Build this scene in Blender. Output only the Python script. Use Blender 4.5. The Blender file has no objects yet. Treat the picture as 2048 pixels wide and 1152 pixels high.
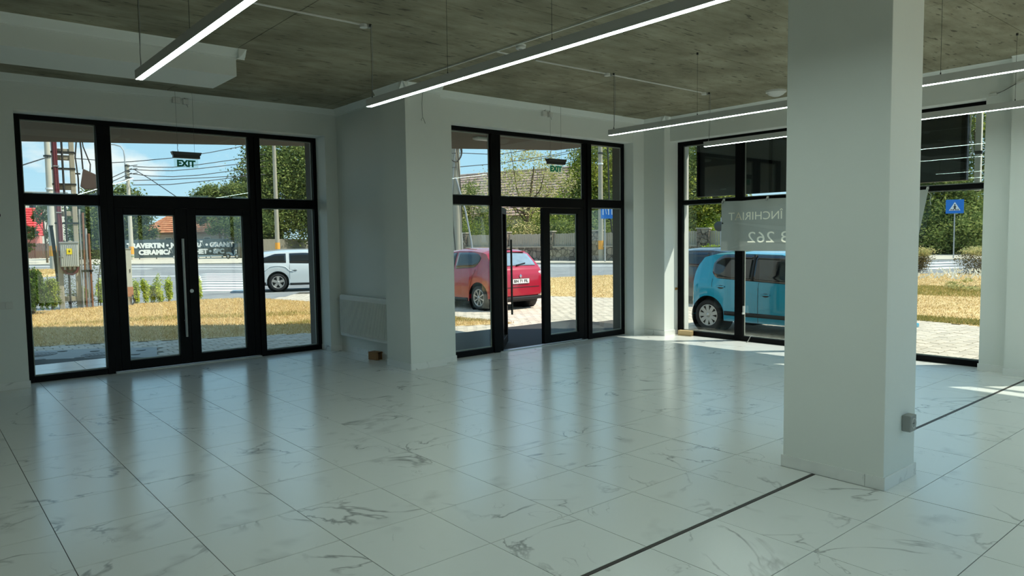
import bpy, bmesh, math, random
import numpy as np
from mathutils import Vector, Matrix
random.seed(7); RNG = np.random.default_rng(11)
PI = math.pi
scene = bpy.context.scene
COL = scene.collection
# ------------------------------------------------------------------ camera, exposure
CAM = Vector((-0.58965, -6.05556, 1.67469)); YAW, PITCH, ROLL, FPX = 0.69936, 0.06826, -0.01482, 1443.69
_F = Vector((math.sin(YAW)*math.cos(PITCH), math.cos(YAW)*math.cos(PITCH), -math.sin(PITCH)))
_R = Vector((math.cos(YAW), -math.sin(YAW), 0)); _U = _R.cross(_F)
_R2 = math.cos(ROLL)*_R + math.sin(ROLL)*_U; _U2 = -math.sin(ROLL)*_R + math.cos(ROLL)*_U
cd = bpy.data.cameras.new('camera'); cam = bpy.data.objects.new('camera', cd); COL.objects.link(cam)
M = Matrix.Identity(4)
for i in range(3):
    M[i][0] = _R2[i]; M[i][1] = _U2[i]; M[i][2] = -_F[i]; M[i][3] = CAM[i]
cam.matrix_world = M
cd.sensor_width = 36; cd.lens = FPX/2048*36; cd.clip_start = .05; cd.clip_end = 1500
scene.camera = cam
vs = scene.view_settings
scene.display_settings.display_device = 'sRGB'
vs.view_transform = 'Standard'; vs.look = 'None'; vs.gamma = 1; vs.use_curve_mapping = False
vs.exposure = 0.5
SUN_E, SKY_S, LED_E = 4.3, 0.86, 19.0

def lin(c):
    return tuple(((x/255)/12.92 if x/255 <= .04045 else ((x/255+.055)/1.055)**2.4) for x in c) + (1,)

# ------------------------------------------------------------------ world and sun
wd = bpy.data.worlds.new('world'); scene.world = wd; wd.use_nodes = True
nt = wd.node_tree; nt.nodes.clear(); N = nt.nodes.new; L = nt.links.new
tc = N('ShaderNodeTexCoord'); sep = N('ShaderNodeSeparateXYZ'); L(tc.outputs['Generated'], sep.inputs[0])
gr = N('ShaderNodeValToRGB'); L(sep.outputs['Z'], gr.inputs[0])
e = gr.color_ramp.elements; e[0].position = 0.0; e[0].color = (.58, .79, .90, 1); e[1].position = .85; e[1].color = (.22, .44, .76, 1)
for p_, c_ in ((.10, (.43, .71, .90, 1)), (.25, (.34, .63, .88, 1))):
    q = e.new(p_); q.color = c_
mp = N('ShaderNodeMapping'); L(tc.outputs['Generated'], mp.inputs[0]); mp.inputs['Scale'].default_value = (1, 1, 2.2); mp.inputs['Location'].default_value = (.34, .9, .17)
cn = N('ShaderNodeTexNoise'); L(mp.outputs[0], cn.inputs['Vector']); cn.inputs['Scale'].default_value = 5.5; cn.inputs['Detail'].default_value = 9; cn.inputs['Roughness'].default_value = .56
cr = N('ShaderNodeValToRGB'); L(cn.outputs[0], cr.inputs[0]); cr.color_ramp.elements[0].position = .55; cr.color_ramp.elements[1].position = .65
ml = N('ShaderNodeMath'); ml.operation = 'MULTIPLY'; L(cr.outputs[0], ml.inputs[0]); ml.inputs[1].default_value = 1.0
mx = N('ShaderNodeMix'); mx.data_type = 'RGBA'; L(ml.outputs[0], mx.inputs[0]); L(gr.outputs[0], mx.inputs[6]); mx.inputs[7].default_value = (.90, .93, .95, 1)
bg = N('ShaderNodeBackground'); L(mx.outputs[2], bg.inputs[0]); bg.inputs[1].default_value = SKY_S
wo = N('ShaderNodeOutputWorld'); L(bg.outputs[0], wo.inputs[0])
sl = bpy.data.lights.new('sun', 'SUN'); sl.energy = SUN_E; sl.angle = math.radians(.55); sl.color = (1, .93, .82)
so = bpy.data.objects.new('sun', sl); COL.objects.link(so)
EL = math.radians(52); SD = Vector((.75*math.cos(EL), -.66*math.cos(EL), math.sin(EL)))
so.rotation_euler = SD.to_track_quat('Z', 'Y').to_euler(); so.location = (30, -25, 40)

# ------------------------------------------------------------------ materials
MATS = {}
def newmat(name):
    m = bpy.data.materials.new(name); m.use_nodes = True
    return m, m.node_tree, m.node_tree.nodes['Principled BSDF']
def pm(name, col, rough=.5, metal=0, spec=.5, var=.06, scale=6, bump=0, bscale=40, emit=0, coat=0):
    if name in MATS: return MATS[name]
    m, t, b = newmat(name); MATS[name] = m
    n = t.nodes.new; l = t.links.new
    c = lin(col)
    o = n('ShaderNodeTexCoord'); z = n('ShaderNodeTexNoise'); l(o.outputs['Object'], z.inputs['Vector']); z.inputs['Scale'].default_value = scale; z.inputs['Detail'].default_value = 4
    x = n('ShaderNodeMix'); x.data_type = 'RGBA'; l(z.outputs[0], x.inputs[0])
    x.inputs[6].default_value = tuple(v*(1-var) for v in c[:3])+(1,); x.inputs[7].default_value = tuple(min(1, v*(1+var)) for v in c[:3])+(1,)
    l(x.outputs[2], b.inputs['Base Color'])
    b.inputs['Roughness'].default_value = rough; b.inputs['Metallic'].default_value = metal; b.inputs['Specular IOR Level'].default_value = spec
    if coat: b.inputs['Coat Weight'].default_value = coat; b.inputs['Coat Roughness'].default_value = .03
    if emit: l(x.outputs[2], b.inputs['Emission Color']); b.inputs['Emission Strength'].default_value = emit
    if bump:
        z2 = n('ShaderNodeTexNoise'); l(o.outputs['Object'], z2.inputs['Vector']); z2.inputs['Scale'].default_value = bscale
        bp = n('ShaderNodeBump'); bp.inputs['Strength'].default_value = bump; bp.inputs['Distance'].default_value = .02; l(z2.outputs[0], bp.inputs['Height']); l(bp.outputs[0], b.inputs['Normal'])
    return m
def ramp(t, src, stops):
    r = t.nodes.new('ShaderNodeValToRGB'); t.links.new(src, r.inputs[0])
    el = r.color_ramp.elements
    while len(el) > 1: el.remove(el[-1])
    el[0].position = stops[0][0]; el[0].color = stops[0][1]
    for p, c in stops[1:]:
        q = el.new(p); q.color = c
    return r.outputs[0]

def marble(name, rough=.21, joined=False):
    m, t, b = newmat(name); n = t.nodes.new; l = t.links.new
    o = n('ShaderNodeTexCoord'); oi = n('ShaderNodeObjectInfo')
    sc = n('ShaderNodeVectorMath'); sc.operation = 'SCALE'; sc.inputs[0].default_value = (37.1, 51.7, 23.3)
    if joined:
        g = n('ShaderNodeNewGeometry'); l(g.outputs['Random Per Island'], sc.inputs['Scale'])
    else: l(oi.outputs['Random'], sc.inputs['Scale'])
    ad = n('ShaderNodeVectorMath'); l(o.outputs['Object'], ad.inputs[0]); l(sc.outputs[0], ad.inputs[1])
    def vein(scale, dist, w, det):
        z = n('ShaderNodeTexNoise'); l(ad.outputs[0], z.inputs['Vector']); z.inputs['Scale'].default_value = scale; z.inputs['Detail'].default_value = det; z.inputs['Distortion'].default_value = dist; z.inputs['Roughness'].default_value = .5
        s = n('ShaderNodeMath'); s.operation = 'SUBTRACT'; l(z.outputs[0], s.inputs[0]); s.inputs[1].default_value = .5
        a = n('ShaderNodeMath'); a.operation = 'ABSOLUTE'; l(s.outputs[0], a.inputs[0])
        r = n('ShaderNodeMapRange'); l(a.outputs[0], r.inputs[0]); r.inputs[1].default_value = 0; r.inputs[2].default_value = w; r.inputs[3].default_value = 1; r.inputs[4].default_value = 0
        return r.outputs[0]
    def mask(scale, lo, hi, off):
        q = n('ShaderNodeVectorMath'); l(ad.outputs[0], q.inputs[0]); q.inputs[1].default_value = (off, off, off)
        z = n('ShaderNodeTexNoise'); l(q.outputs[0], z.inputs['Vector']); z.inputs['Scale'].default_value = scale; z.inputs['Detail'].default_value = 2
        r = n('ShaderNodeMapRange'); l(z.outputs[0], r.inputs[0]); r.inputs[1].default_value = lo; r.inputs[2].default_value = hi
        return r.outputs[0]
    def mul(a, c):
        q = n('ShaderNodeMath'); q.operation = 'MULTIPLY'; l(a, q.inputs[0])
        if isinstance(c, float): q.inputs[1].default_value = c
        else: l(c, q.inputs[1])
        return q.outputs[0]
    v1 = mul(mul(vein(1.15, .9, .014, 5), mask(1.9, .50, .64, 5.)), .62)
    v2 = mul(mul(vein(2.3, 1.2, .010, 6), mask(2.6, .57, .70, 11.)), .42)
    v3 = mul(mul(vein(1.15, .9, .06, 5), mask(3.1, .58, .74, 17.)), .30)
    mxx = n('ShaderNodeMath'); mxx.operation = 'MAXIMUM'; l(v1, mxx.inputs[0]); l(v2, mxx.inputs[1])
    mx2 = n('ShaderNodeMath'); mx2.operation = 'MAXIMUM'; l(mxx.outputs[0], mx2.inputs[0]); l(v3, mx2.inputs[1])
    x = n('ShaderNodeMix'); x.data_type = 'RGBA'; l(mx2.outputs[0], x.inputs[0]); x.inputs[6].default_value = lin((233, 234, 230)); x.inputs[7].default_value = lin((92, 90, 90))
    l(x.outputs[2], b.inputs['Base Color']); b.inputs['Roughness'].default_value = rough; b.inputs['Specular IOR Level'].default_value = 1.0
    return m
MARBLE = marble('marble_tile'); MARBLEJ = marble('marble_tile_joined', joined=True); MARBLES = marble('marble_skirting', .3)

def glassmat(name, tint=(.925, .965, .95), fac=.06, ior=1.5):
    m, t, b = newmat(name); t.nodes.remove(b); n = t.nodes.new; l = t.links.new
    out = t.nodes['Material Output']; tr = n('ShaderNodeBsdfTransparent'); tr.inputs[0].default_value = tint+(1,)
    gl = n('ShaderNodeBsdfGlossy'); gl.inputs['Roughness'].default_value = 0.0; gl.inputs[0].default_value = (.95, 1, .98, 1)
    g = n('ShaderNodeNewGeometry'); dt = n('ShaderNodeVectorMath'); dt.operation = 'DOT_PRODUCT'; l(g.outputs['Normal'], dt.inputs[0]); l(g.outputs['Incoming'], dt.inputs[1])
    def mth(op, a, c=None):
        q = n('ShaderNodeMath'); q.operation = op
        if isinstance(a, float): q.inputs[0].default_value = a
        else: l(a, q.inputs[0])
        if c is not None: q.inputs[1].default_value = c
        return q
    ab = mth('ABSOLUTE', dt.outputs['Value']); om = n('ShaderNodeMath'); om.operation = 'SUBTRACT'; om.inputs[0].default_value = 1; l(ab.outputs[0], om.inputs[1])
    pw = mth('POWER', om.outputs[0], 5.0); f0 = ((ior-1)/(ior+1))**2; ms = mth('MULTIPLY', pw.outputs[0], 1-f0); fr = mth('ADD', ms.outputs[0], f0)   # Schlick reflectance, the same from both sides
    mx = n('ShaderNodeMixShader'); l(fr.outputs[0], mx.inputs[0]); l(tr.outputs[0], mx.inputs[1]); l(gl.outputs[0], mx.inputs[2]); l(mx.outputs[0], out.inputs[0])
    return m
GLASS = glassmat('window_glass')
def acryl():
    m = glassmat('acrylic', (.93, .97, .96), ior=1.25); t = m.node_tree; n = t.nodes.new; l = t.links.new; out = t.nodes['Material Output']; src = out.inputs[0].links[0].from_socket
    d = n('ShaderNodeBsdfTranslucent'); d.inputs[0].default_value = (.85, .95, .93, 1); d2 = n('ShaderNodeBsdfDiffuse'); d2.inputs[0].default_value = (.85, .95, .93, 1); a = n('ShaderNodeAddShader'); l(d.outputs[0], a.inputs[0]); l(d2.outputs[0], a.inputs[1])
    mx = n('ShaderNodeMixShader'); mx.inputs[0].default_value = .10; l(src, mx.inputs[1]); l(a.outputs[0], mx.inputs[2]); l(mx.outputs[0], out.inputs[0]); return m
ACRYL = acryl()

def concrete_ceiling():
    m, t, b = newmat('board_marked_concrete'); n = t.nodes.new; l = t.links.new
    g = n('ShaderNodeNewGeometry')
    mp = n('ShaderNodeMapping'); l(g.outputs['Position'], mp.inputs[0]); mp.inputs['Scale'].default_value = (1.1, 3.6, 1)
    z = n('ShaderNodeTexNoise'); l(mp.outputs[0], z.inputs['Vector']); z.inputs['Scale'].default_value = 1.6; z.inputs['Detail'].default_value = 8; z.inputs['Roughness'].default_value = .7
    z2 = n('ShaderNodeTexNoise'); l(g.outputs['Position'], z2.inputs['Vector']); z2.inputs['Scale'].default_value = 1.1; z2.inputs['Detail'].default_value = 6
    c1 = ramp(t, z.outputs[0], [(.22, lin((112, 104, 80))), (.42, lin((152, 146, 122))), (.60, lin((168, 162, 138))), (.8, lin((184, 179, 158)))])
    c2 = ramp(t, z2.outputs[0], [(.34, (.60, .59, .56, 1)), (.62, (1.0, 1.0, 1.0, 1))])
    x = n('ShaderNodeMix'); x.data_type = 'RGBA'; x.blend_type = 'MULTIPLY'; x.inputs[0].default_value = 1; l(c1, x.inputs[6]); l(c2, x.inputs[7])
    # dark elongated pits
    mp2 = n('ShaderNodeMapping'); l(g.outputs['Position'], mp2.inputs[0]); mp2.inputs['Scale'].default_value = (4.5, 20, 1)
    z3 = n('ShaderNodeTexNoise'); l(mp2.outputs[0], z3.inputs['Vector']); z3.inputs['Scale'].default_value = 1.3; z3.inputs['Detail'].default_value = 3
    p = ramp(t, z3.outputs[0], [(.62, (0, 0, 0, 1)), (.70, (1, 1, 1, 1))])
    # plank joints
    mp3 = n('ShaderNodeMapping'); l(g.outputs['Position'], mp3.inputs[0]); mp3.inputs['Scale'].default_value = (1, 1, 1)
    w = n('ShaderNodeSeparateXYZ'); l(mp3.outputs[0], w.inputs[0])
    mo = n('ShaderNodeMath'); mo.operation = 'PINGPONG'; l(w.outputs['Y'], mo.inputs[0]); mo.inputs[1].default_value = .25
    pj = n('ShaderNodeMapRange'); l(mo.outputs[0], pj.inputs[0]); pj.inputs[1].default_value = 0; pj.inputs[2].default_value = .009; pj.inputs[3].default_value = .22; pj.inputs[4].default_value = 0
    a = n('ShaderNodeMath'); a.operation = 'MAXIMUM'; l(p, a.inputs[0]); l(pj.outputs[0], a.inputs[1])
    ml_ = n('ShaderNodeMath'); ml_.operation = 'MULTIPLY'; l(a.outputs[0], ml_.inputs[0]); ml_.inputs[1].default_value = .75
    y = n('ShaderNodeMix'); y.data_type = 'RGBA'; l(ml_.outputs[0], y.inputs[0]); l(x.outputs[2], y.inputs[6]); y.inputs[7].default_value = lin((58, 52, 38))
    l(y.outputs[2], b.inputs['Base Color']); b.inputs['Roughness'].default_value = .85
    bp = n('ShaderNodeBump'); bp.inputs['Strength'].default_value = .35; bp.inputs['Distance'].default_value = .01; l(z.outputs[0], bp.inputs['Height']); l(bp.outputs[0], b.inputs['Normal'])
    return m
CEIL = concrete_ceiling()

def leafmat(name, cols, trans=.35):
    m, t, b = newmat(name); t.nodes.remove(b); n = t.nodes.new; l = t.links.new
    g = n('ShaderNodeNewGeometry')
    st = [(i/(max(1, len(cols)-1)), lin(c)) for i, c in enumerate(cols)]
    c = ramp(t, g.outputs['Random Per Island'], st)
    d = n('ShaderNodeBsdfDiffuse'); l(c, d.inputs[0]); tr = n('ShaderNodeBsdfTranslucent'); l(c, tr.inputs[0])
    mx = n('ShaderNodeMixShader'); mx.inputs[0].default_value = trans; l(d.outputs[0], mx.inputs[1]); l(tr.outputs[0], mx.inputs[2])
    l(mx.outputs[0], t.nodes['Material Output'].inputs[0])
    return m
LEAF = {
 'dark': leafmat('leaves_dark_green', [(60, 74, 42), (92, 108, 62), (124, 136, 80)]),
 'mid': leafmat('leaves_mid_green', [(84, 100, 54), (128, 142, 78), (168, 172, 104)]),
 'yellow': leafmat('leaves_yellow_green', [(118, 134, 52), (176, 180, 76), (206, 202, 104)]),
 'dry': leafmat('leaves_sparse_olive', [(144, 147, 96), (203, 199, 134), (236, 214, 158)]),
 'lime': leafmat('leaves_bright_lime', [(118, 144, 50), (172, 190, 74), (206, 212, 106)]),
 'lime2': leafmat('young_lime_leaves', [(176, 196, 70), (214, 222, 96), (228, 232, 130)]),
 'conifer': leafmat('needles_deep_green', [(52, 78, 34), (86, 116, 50), (128, 148, 68)]),
 'brown': leafmat('dry_brown_twigs', [(96, 84, 62), (132, 118, 84), (150, 140, 92)]),
 'grass': leafmat('dry_straw_grass', [(176, 144, 92), (222, 192, 136), (236, 212, 160), (190, 168, 104)], .2),
 'grassg': leafmat('half_green_grass', [(120, 124, 60), (160, 156, 84), (206, 180, 118)], .2),
 'white': leafmat('white_wild_flowers', [(228, 226, 210), (240, 238, 226)], .2),
}
def noise2(name, c1, c2, scale, rough=.9, detail=6, lo=.35, hi=.65, bump=0):
    m, t, b = newmat(name); n = t.nodes.new; l = t.links.new
    g = n('ShaderNodeNewGeometry'); z = n('ShaderNodeTexNoise'); l(g.outputs['Position'], z.inputs['Vector']); z.inputs['Scale'].default_value = scale; z.inputs['Detail'].default_value = detail; z.inputs['Roughness'].default_value = .65
    l(ramp(t, z.outputs[0], [(lo, lin(c1)), (hi, lin(c2))]), b.inputs['Base Color']); b.inputs['Roughness'].default_value = rough; b.inputs['Specular IOR Level'].default_value = .2
    if bump:
        bp = n('ShaderNodeBump'); bp.inputs['Strength'].default_value = bump; l(z.outputs[0], bp.inputs['Height']); l(bp.outputs[0], b.inputs['Normal'])
    return m
SOIL = noise2('dry_lawn_soil', (196, 164, 112), (226, 196, 142), 3.0)
ASPH = noise2('worn_asphalt', (126, 127, 127), (150, 151, 149), 1.2)
SIDE = noise2('pale_pavement_dust', (186, 176, 156), (214, 204, 184), .7)
FARG = noise2('far_ground', (140, 132, 96), (172, 160, 118), .1)
PAVB = noise2('paving_sand_joint', (78, 74, 64), (102, 96, 82), 6)
def pavmat():
    m, t, b = newmat('concrete_paver'); n = t.nodes.new; l = t.links.new
    g = n('ShaderNodeNewGeometry'); oi = n('ShaderNodeObjectInfo')
    a = n('ShaderNodeMath'); l(g.outputs['Random Per Island'], a.inputs[0]); l(oi.outputs['Random'], a.inputs[1])
    f = n('ShaderNodeMath'); f.operation = 'FRACT'; l(a.outputs[0], f.inputs[0])
    l(ramp(t, f.outputs[0], [(0, lin((190, 178, 160))), (.5, lin((202, 189, 170))), (1, lin((212, 199, 180)))]), b.inputs['Base Color']); b.inputs['Roughness'].default_value = .85
    return m
PAVER = pavmat()
def stonemat(name, scale, cols, gap):
    m, t, b = newmat(name); n = t.nodes.new; l = t.links.new
    g = n('ShaderNodeNewGeometry'); v = n('ShaderNodeTexVoronoi'); v.feature = 'DISTANCE_TO_EDGE'; l(g.outputs['Position'], v.inputs['Vector']); v.inputs['Scale'].default_value = scale
    v2 = n('ShaderNodeTexVoronoi'); l(g.outputs['Position'], v2.inputs['Vector']); v2.inputs['Scale'].default_value = scale
    s = n('ShaderNodeSeparateColor'); l(v2.outputs['Color'], s.inputs[0])
    c = ramp(t, s.outputs[0], [(i/(len(cols)-1), lin(q)) for i, q in enumerate(cols)])
    k = ramp(t, v.outputs[0], [(0, (1, 1, 1, 1)), (gap, (0, 0, 0, 1))])
    x = n('ShaderNodeMix'); x.data_type = 'RGBA'; l(k, x.inputs[0]); l(c, x.inputs[6]); x.inputs[7].default_value = lin((52, 47, 42))
    l(x.outputs[2], b.inputs['Base Color']); b.inputs['Roughness'].default_value = .9
    return m
STONE = stonemat('rubble_stone', 2.6, [(96, 86, 74), (132, 120, 104), (156, 144, 124)], .09)
def rooftile(name, c1, c2, ):
    m, t, b = newmat(name); n = t.nodes.new; l = t.links.new
    g = n('ShaderNodeNewGeometry'); z = n('ShaderNodeTexNoise'); l(g.outputs['Position'], z.inputs['Vector']); z.inputs['Scale'].default_value = 2.2; z.inputs['Detail'].default_value = 5
    l(ramp(t, z.outputs[0], [(.35, lin(c1)), (.65, lin(c2))]), b.inputs['Base Color']); b.inputs['Roughness'].default_value = .8
    return m
WALL = pm('white_wall_paint', (230, 233, 227), .7, var=.03, scale=.9, spec=.3, bump=.05, bscale=14)
WALLO = pm('facade_render', (196, 190, 178), .85, var=.05, scale=1.5)
JAMB = pm('pale_render_jamb', (214, 212, 204), .85, var=.05, scale=3)
SOFFIT = pm('brown_grey_soffit', (88, 80, 71), .85, var=.1, scale=1.2)
ALU = pm('black_aluminium', (5, 5, 6), .45, var=.05, spec=.12)
SPACER = pm('glazing_spacer', (168, 166, 158), .5, var=.04)
STEEL = pm('brushed_steel', (176, 176, 172), .35, metal=.8)
DSTEEL = pm('dark_steel', (66, 66, 64), .4, metal=.6)
WPLAST = pm('white_plastic', (222, 222, 216), .45, var=.03)
GPLAST = pm('grey_plastic', (150, 152, 148), .5)
BLACK = pm('black_plastic', (18, 18, 19), .5)
RUBBER = pm('tyre_rubber', (30, 30, 31), .8)
CARD = pm('brown_cardboard', (150, 112, 74), .85, var=.1)
CARDL = pm('pale_cardboard', (206, 178, 132), .85, var=.1)
GROUT = pm('dark_grout', (46, 46, 44), .9)
WOODS = pm('dark_joint_profile', (58, 52, 46), .5, var=.15, scale=20)
LAMPB = pm('grey_aluminium_profile', (198, 198, 194), .5)
CABLE = pm('dark_cable', (40, 38, 36), .6)
CONC = pm('pole_concrete', (164, 156, 138), .9, var=.18, scale=3, bump=.2, bscale=30)
CONCL = pm('pale_pole_concrete', (190, 182, 164), .9, var=.12, scale=2)
ORANGE = pm('orange_band', (232, 160, 60), .7, var=.1)
GREEN = pm('exit_green', (0, 150, 112), .5, var=.03)
WHITEP = pm('white_road_paint', (236, 236, 230), .8, var=.06, scale=2)
RUST = pm('rusty_steel', (128, 88, 64), .85, var=.35, scale=9)
GALV = pm('galvanised_pipe', (170, 172, 172), .5, metal=.4, var=.12)
MAROON = pm('maroon_conduit', (96, 34, 44), .6)
BARK = pm('tree_bark', (92, 76, 58), .9, var=.2)
CHROME = pm('chrome', (210, 210, 210), .18, metal=1)
def emat(name, col, st):
    m, t, b = newmat(name); b.inputs['Base Color'].default_value = lin((240, 240, 240)); b.inputs['Emission Color'].default_value = col; b.inputs['Emission Strength'].default_value = st
    return m
LED = emat('led_diffuser', (.80, 1.0, .93, 1), LED_E)
def transmat(name, col, tr, rough=.8):
    m, t, b = newmat(name); t.nodes.remove(b); n = t.nodes.new; l = t.links.new
    z = n('ShaderNodeTexNoise'); g = n('ShaderNodeNewGeometry'); l(g.outputs['Position'], z.inputs['Vector']); z.inputs['Scale'].default_value = 5
    c = ramp(t, z.outputs[0], [(.3, tuple(v*.94 for v in lin(col)[:3])+(1,)), (.7, lin(col))])
    d = n('ShaderNodeBsdfDiffuse'); l(c, d.inputs[0]); q = n('ShaderNodeBsdfTranslucent'); l(c, q.inputs[0])
    mx = n('ShaderNodeMixShader'); mx.inputs[0].default_value = tr; l(d.outputs[0], mx.inputs[1]); l(q.outputs[0], mx.inputs[2]); l(mx.outputs[0], t.nodes['Material Output'].inputs[0])
    return m
BANNER = transmat('banner_mesh_grey', (178, 184, 178), .14); BANLET = transmat('banner_letters_cream', (252, 248, 226), .62)

# ------------------------------------------------------------------ mesh helpers
BASE = {}
class MB:
    def __init__(s): s.v = []; s.f = []; s.sm = []
    def add(s, vs_, fs, smooth=False):
        o = len(s.v); s.v += [tuple(p) for p in vs_]; s.f += [tuple(i+o for i in f) for f in fs]; s.sm += [smooth]*len(fs); return s
    def box(s, x0, x1, y0, y1, z0, z1):
        if x0 > x1: x0, x1 = x1, x0
        if y0 > y1: y0, y1 = y1, y0
        if z0 > z1: z0, z1 = z1, z0
        return s.add([(x0,y0,z0),(x1,y0,z0),(x1,y1,z0),(x0,y1,z0),(x0,y0,z1),(x1,y0,z1),(x1,y1,z1),(x0,y1,z1)],
                     [(0,3,2,1),(4,5,6,7),(0,1,5,4),(1,2,6,5),(2,3,7,6),(3,0,4,7)])
    def obox(s, c, ax, ay, az):   # centre and three half-extent vectors
        c = Vector(c); ax, ay, az = Vector(ax), Vector(ay), Vector(az); p = []
        for k in (-1, 1):
            for i, j in ((-1,-1),(1,-1),(1,1),(-1,1)): p.append(c+ax*i+ay*j+az*k)
        return s.add(p, [(0,3,2,1),(4,5,6,7),(0,1,5,4),(1,2,6,5),(2,3,7,6),(3,0,4,7)])
    def bar(s, p0, p1, w, h):
        p0, p1 = Vector(p0), Vector(p1); d = p1-p0; u = d.normalized()
        a = u.cross(Vector((0,0,1))) if abs(u.z) < .95 else u.cross(Vector((1,0,0)))
        a.normalize(); b = a.cross(u)
        return s.obox((p0+p1)/2, d/2, a*w/2, b*h/2)
    def cyl(s, p0, p1, r0, r1=None, n=10, cap=True):
        r1 = r0 if r1 is None else r1
        p0, p1 = Vector(p0), Vector(p1); u = (p1-p0).normalized()
        a = u.cross(Vector((0,0,1))) if abs(u.z) < .95 else u.cross(Vector((1,0,0)))
        a.normalize(); b = u.cross(a); vs_ = []
        for p, r in ((p0, r0), (p1, r1)):
            for k in range(n):
                t = 2*PI*k/n; vs_.append(p+a*(r*math.cos(t))+b*(r*math.sin(t)))
        s.add(vs_, [(k, (k+1) % n, n+(k+1) % n, n+k) for k in range(n)], True)
        if cap:
            s.add(vs_[:n], [tuple(range(n))[::-1]]); s.add(vs_[n:], [tuple(range(n))])
        return s
    def tube(s, pts, r, n=6):
        pts = [Vector(p) for p in pts]; vs_ = []; prev = None
        for i, p in enumerate(pts):
            u = (pts[min(i+1, len(pts)-1)]-pts[max(i-1, 0)]).normalized()
            if prev is None:
                a = u.cross(Vector((0,0,1))) if abs(u.z) < .95 else u.cross(Vector((1,0,0)))
            else: a = prev-u*prev.dot(u)
            a.normalize(); prev = a; b = u.cross(a)
            rr = r[i] if isinstance(r, (list, tuple)) else r
            for k in range(n):
                t = 2*PI*k/n; vs_.append(p+a*(rr*math.cos(t))+b*(rr*math.sin(t)))
        f = []
        for i in range(len(pts)-1):
            for k in range(n): f.append((i*n+k, i*n+(k+1) % n, (i+1)*n+(k+1) % n, (i+1)*n+k))
        s.add(vs_, f, True)
        s.add(vs_[:n], [tuple(range(n))[::-1]]); s.add(vs_[-n:], [tuple(range(n))])
        return s
    def sphere(s, c, r, n=12, m=8):
        if not isinstance(r, (list, tuple)): r = (r, r, r)
        vs_ = []; f = []
        for i in range(m+1):
            a = PI*i/m
            for k in range(n):
                t = 2*PI*k/n; vs_.append((c[0]+r[0]*math.sin(a)*math.cos(t), c[1]+r[1]*math.sin(a)*math.sin(t), c[2]+r[2]*math.cos(a)))
        for i in range(m):
            for k in range(n): f.append((i*n+k, (i+1)*n+k, (i+1)*n+(k+1) % n, i*n+(k+1) % n))
        return s.add(vs_, f, True)
    def prism(s, poly, z0, z1):
        n = len(poly)
        if sum(poly[i][0]*poly[(i+1) % n][1]-poly[(i+1) % n][0]*poly[i][1] for i in range(n)) < 0: poly = poly[::-1]
        vs_ = [(x, y, z0) for x, y in poly]+[(x, y, z1) for x, y in poly]
        return s.add(vs_, [tuple(range(n))[::-1], tuple(range(n, 2*n))]+[(k, (k+1) % n, n+(k+1) % n, n+k) for k in range(n)])
    def lathe(s, prof, c, ax, n=20):   # profile (radius, height along axis)
        ax = Vector(ax).normalized(); c = Vector(c)
        a = ax.cross(Vector((0,0,1))) if abs(ax.z) < .95 else Vector((1,0,0))
        a.normalize(); b = ax.cross(a); vs_ = []; f = []
        for r, h in prof:
            for k in range(n):
                t = 2*PI*k/n; vs_.append(c+ax*h+a*(r*math.cos(t))+b*(r*math.sin(t)))
        for i in range(len(prof)-1):
            for k in range(n): f.append((i*n+k, i*n+(k+1) % n, (i+1)*n+(k+1) % n, (i+1)*n+k))
        return s.add(vs_, f, True)
    def mesh(s, name, mat):
        me = bpy.data.meshes.new(name); me.from_pydata(s.v, [], s.f); me.materials.append(mat)
        me.polygons.foreach_set('use_smooth', s.sm); me.update(); return me
    def build(s, name, mat, parent=None, bevel=0, local=False, edge=None):
        base = Vector((0, 0, 0)) if local or parent is None else BASE.get(parent.name, Vector((0, 0, 0)))
        if base.length: s.v = [tuple(Vector(p)-base) for p in s.v]
        o = bpy.data.objects.new(name, s.mesh(name, mat)); COL.objects.link(o)
        if parent is not None: o.parent = parent
        BASE[o.name] = base
        if bevel:
            b = o.modifiers.new('bevel', 'BEVEL'); b.width = bevel; b.segments = 2; b.limit_method = 'ANGLE'
        return o
def fastmesh(name, co, k, mat):      # many separate k-gons at once
    n = len(co)//k; me = bpy.data.meshes.new(name); me.vertices.add(n*k); me.vertices.foreach_set('co', np.ascontiguousarray(co, dtype=np.float32).ravel())
    me.loops.add(n*k); me.loops.foreach_set('vertex_index', np.arange(n*k, dtype=np.int32)); me.polygons.add(n); me.polygons.foreach_set('loop_start', np.arange(0, n*k, k, dtype=np.int32)); me.materials.append(mat); me.update(calc_edges=True); me.validate(); return me
def tag(o, label=None, cat=None, group=None, kind=None):
    if label: o['label'] = label
    if cat: o['category'] = cat
    if group: o['group'] = group
    if kind: o['kind'] = kind
    return o
def thing(name, label, cat, loc=(0, 0, 0), rz=0, group=None, kind=None):
    o = bpy.data.objects.new(name, None); COL.objects.link(o); o.location = loc; o.rotation_euler = (0, 0, rz); o.empty_display_size = .1
    BASE[o.name] = Vector(loc); return tag(o, label, cat, group, kind)
def struct(name, label, loc=(0, 0, 0)): return thing(name, label, None, loc, kind='structure')
def copy_tree(o, parent=None):
    c = o.copy(); COL.objects.link(c)
    if parent: c.parent = parent
    for ch in list(o.children): copy_tree(ch, c)
    return c
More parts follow.
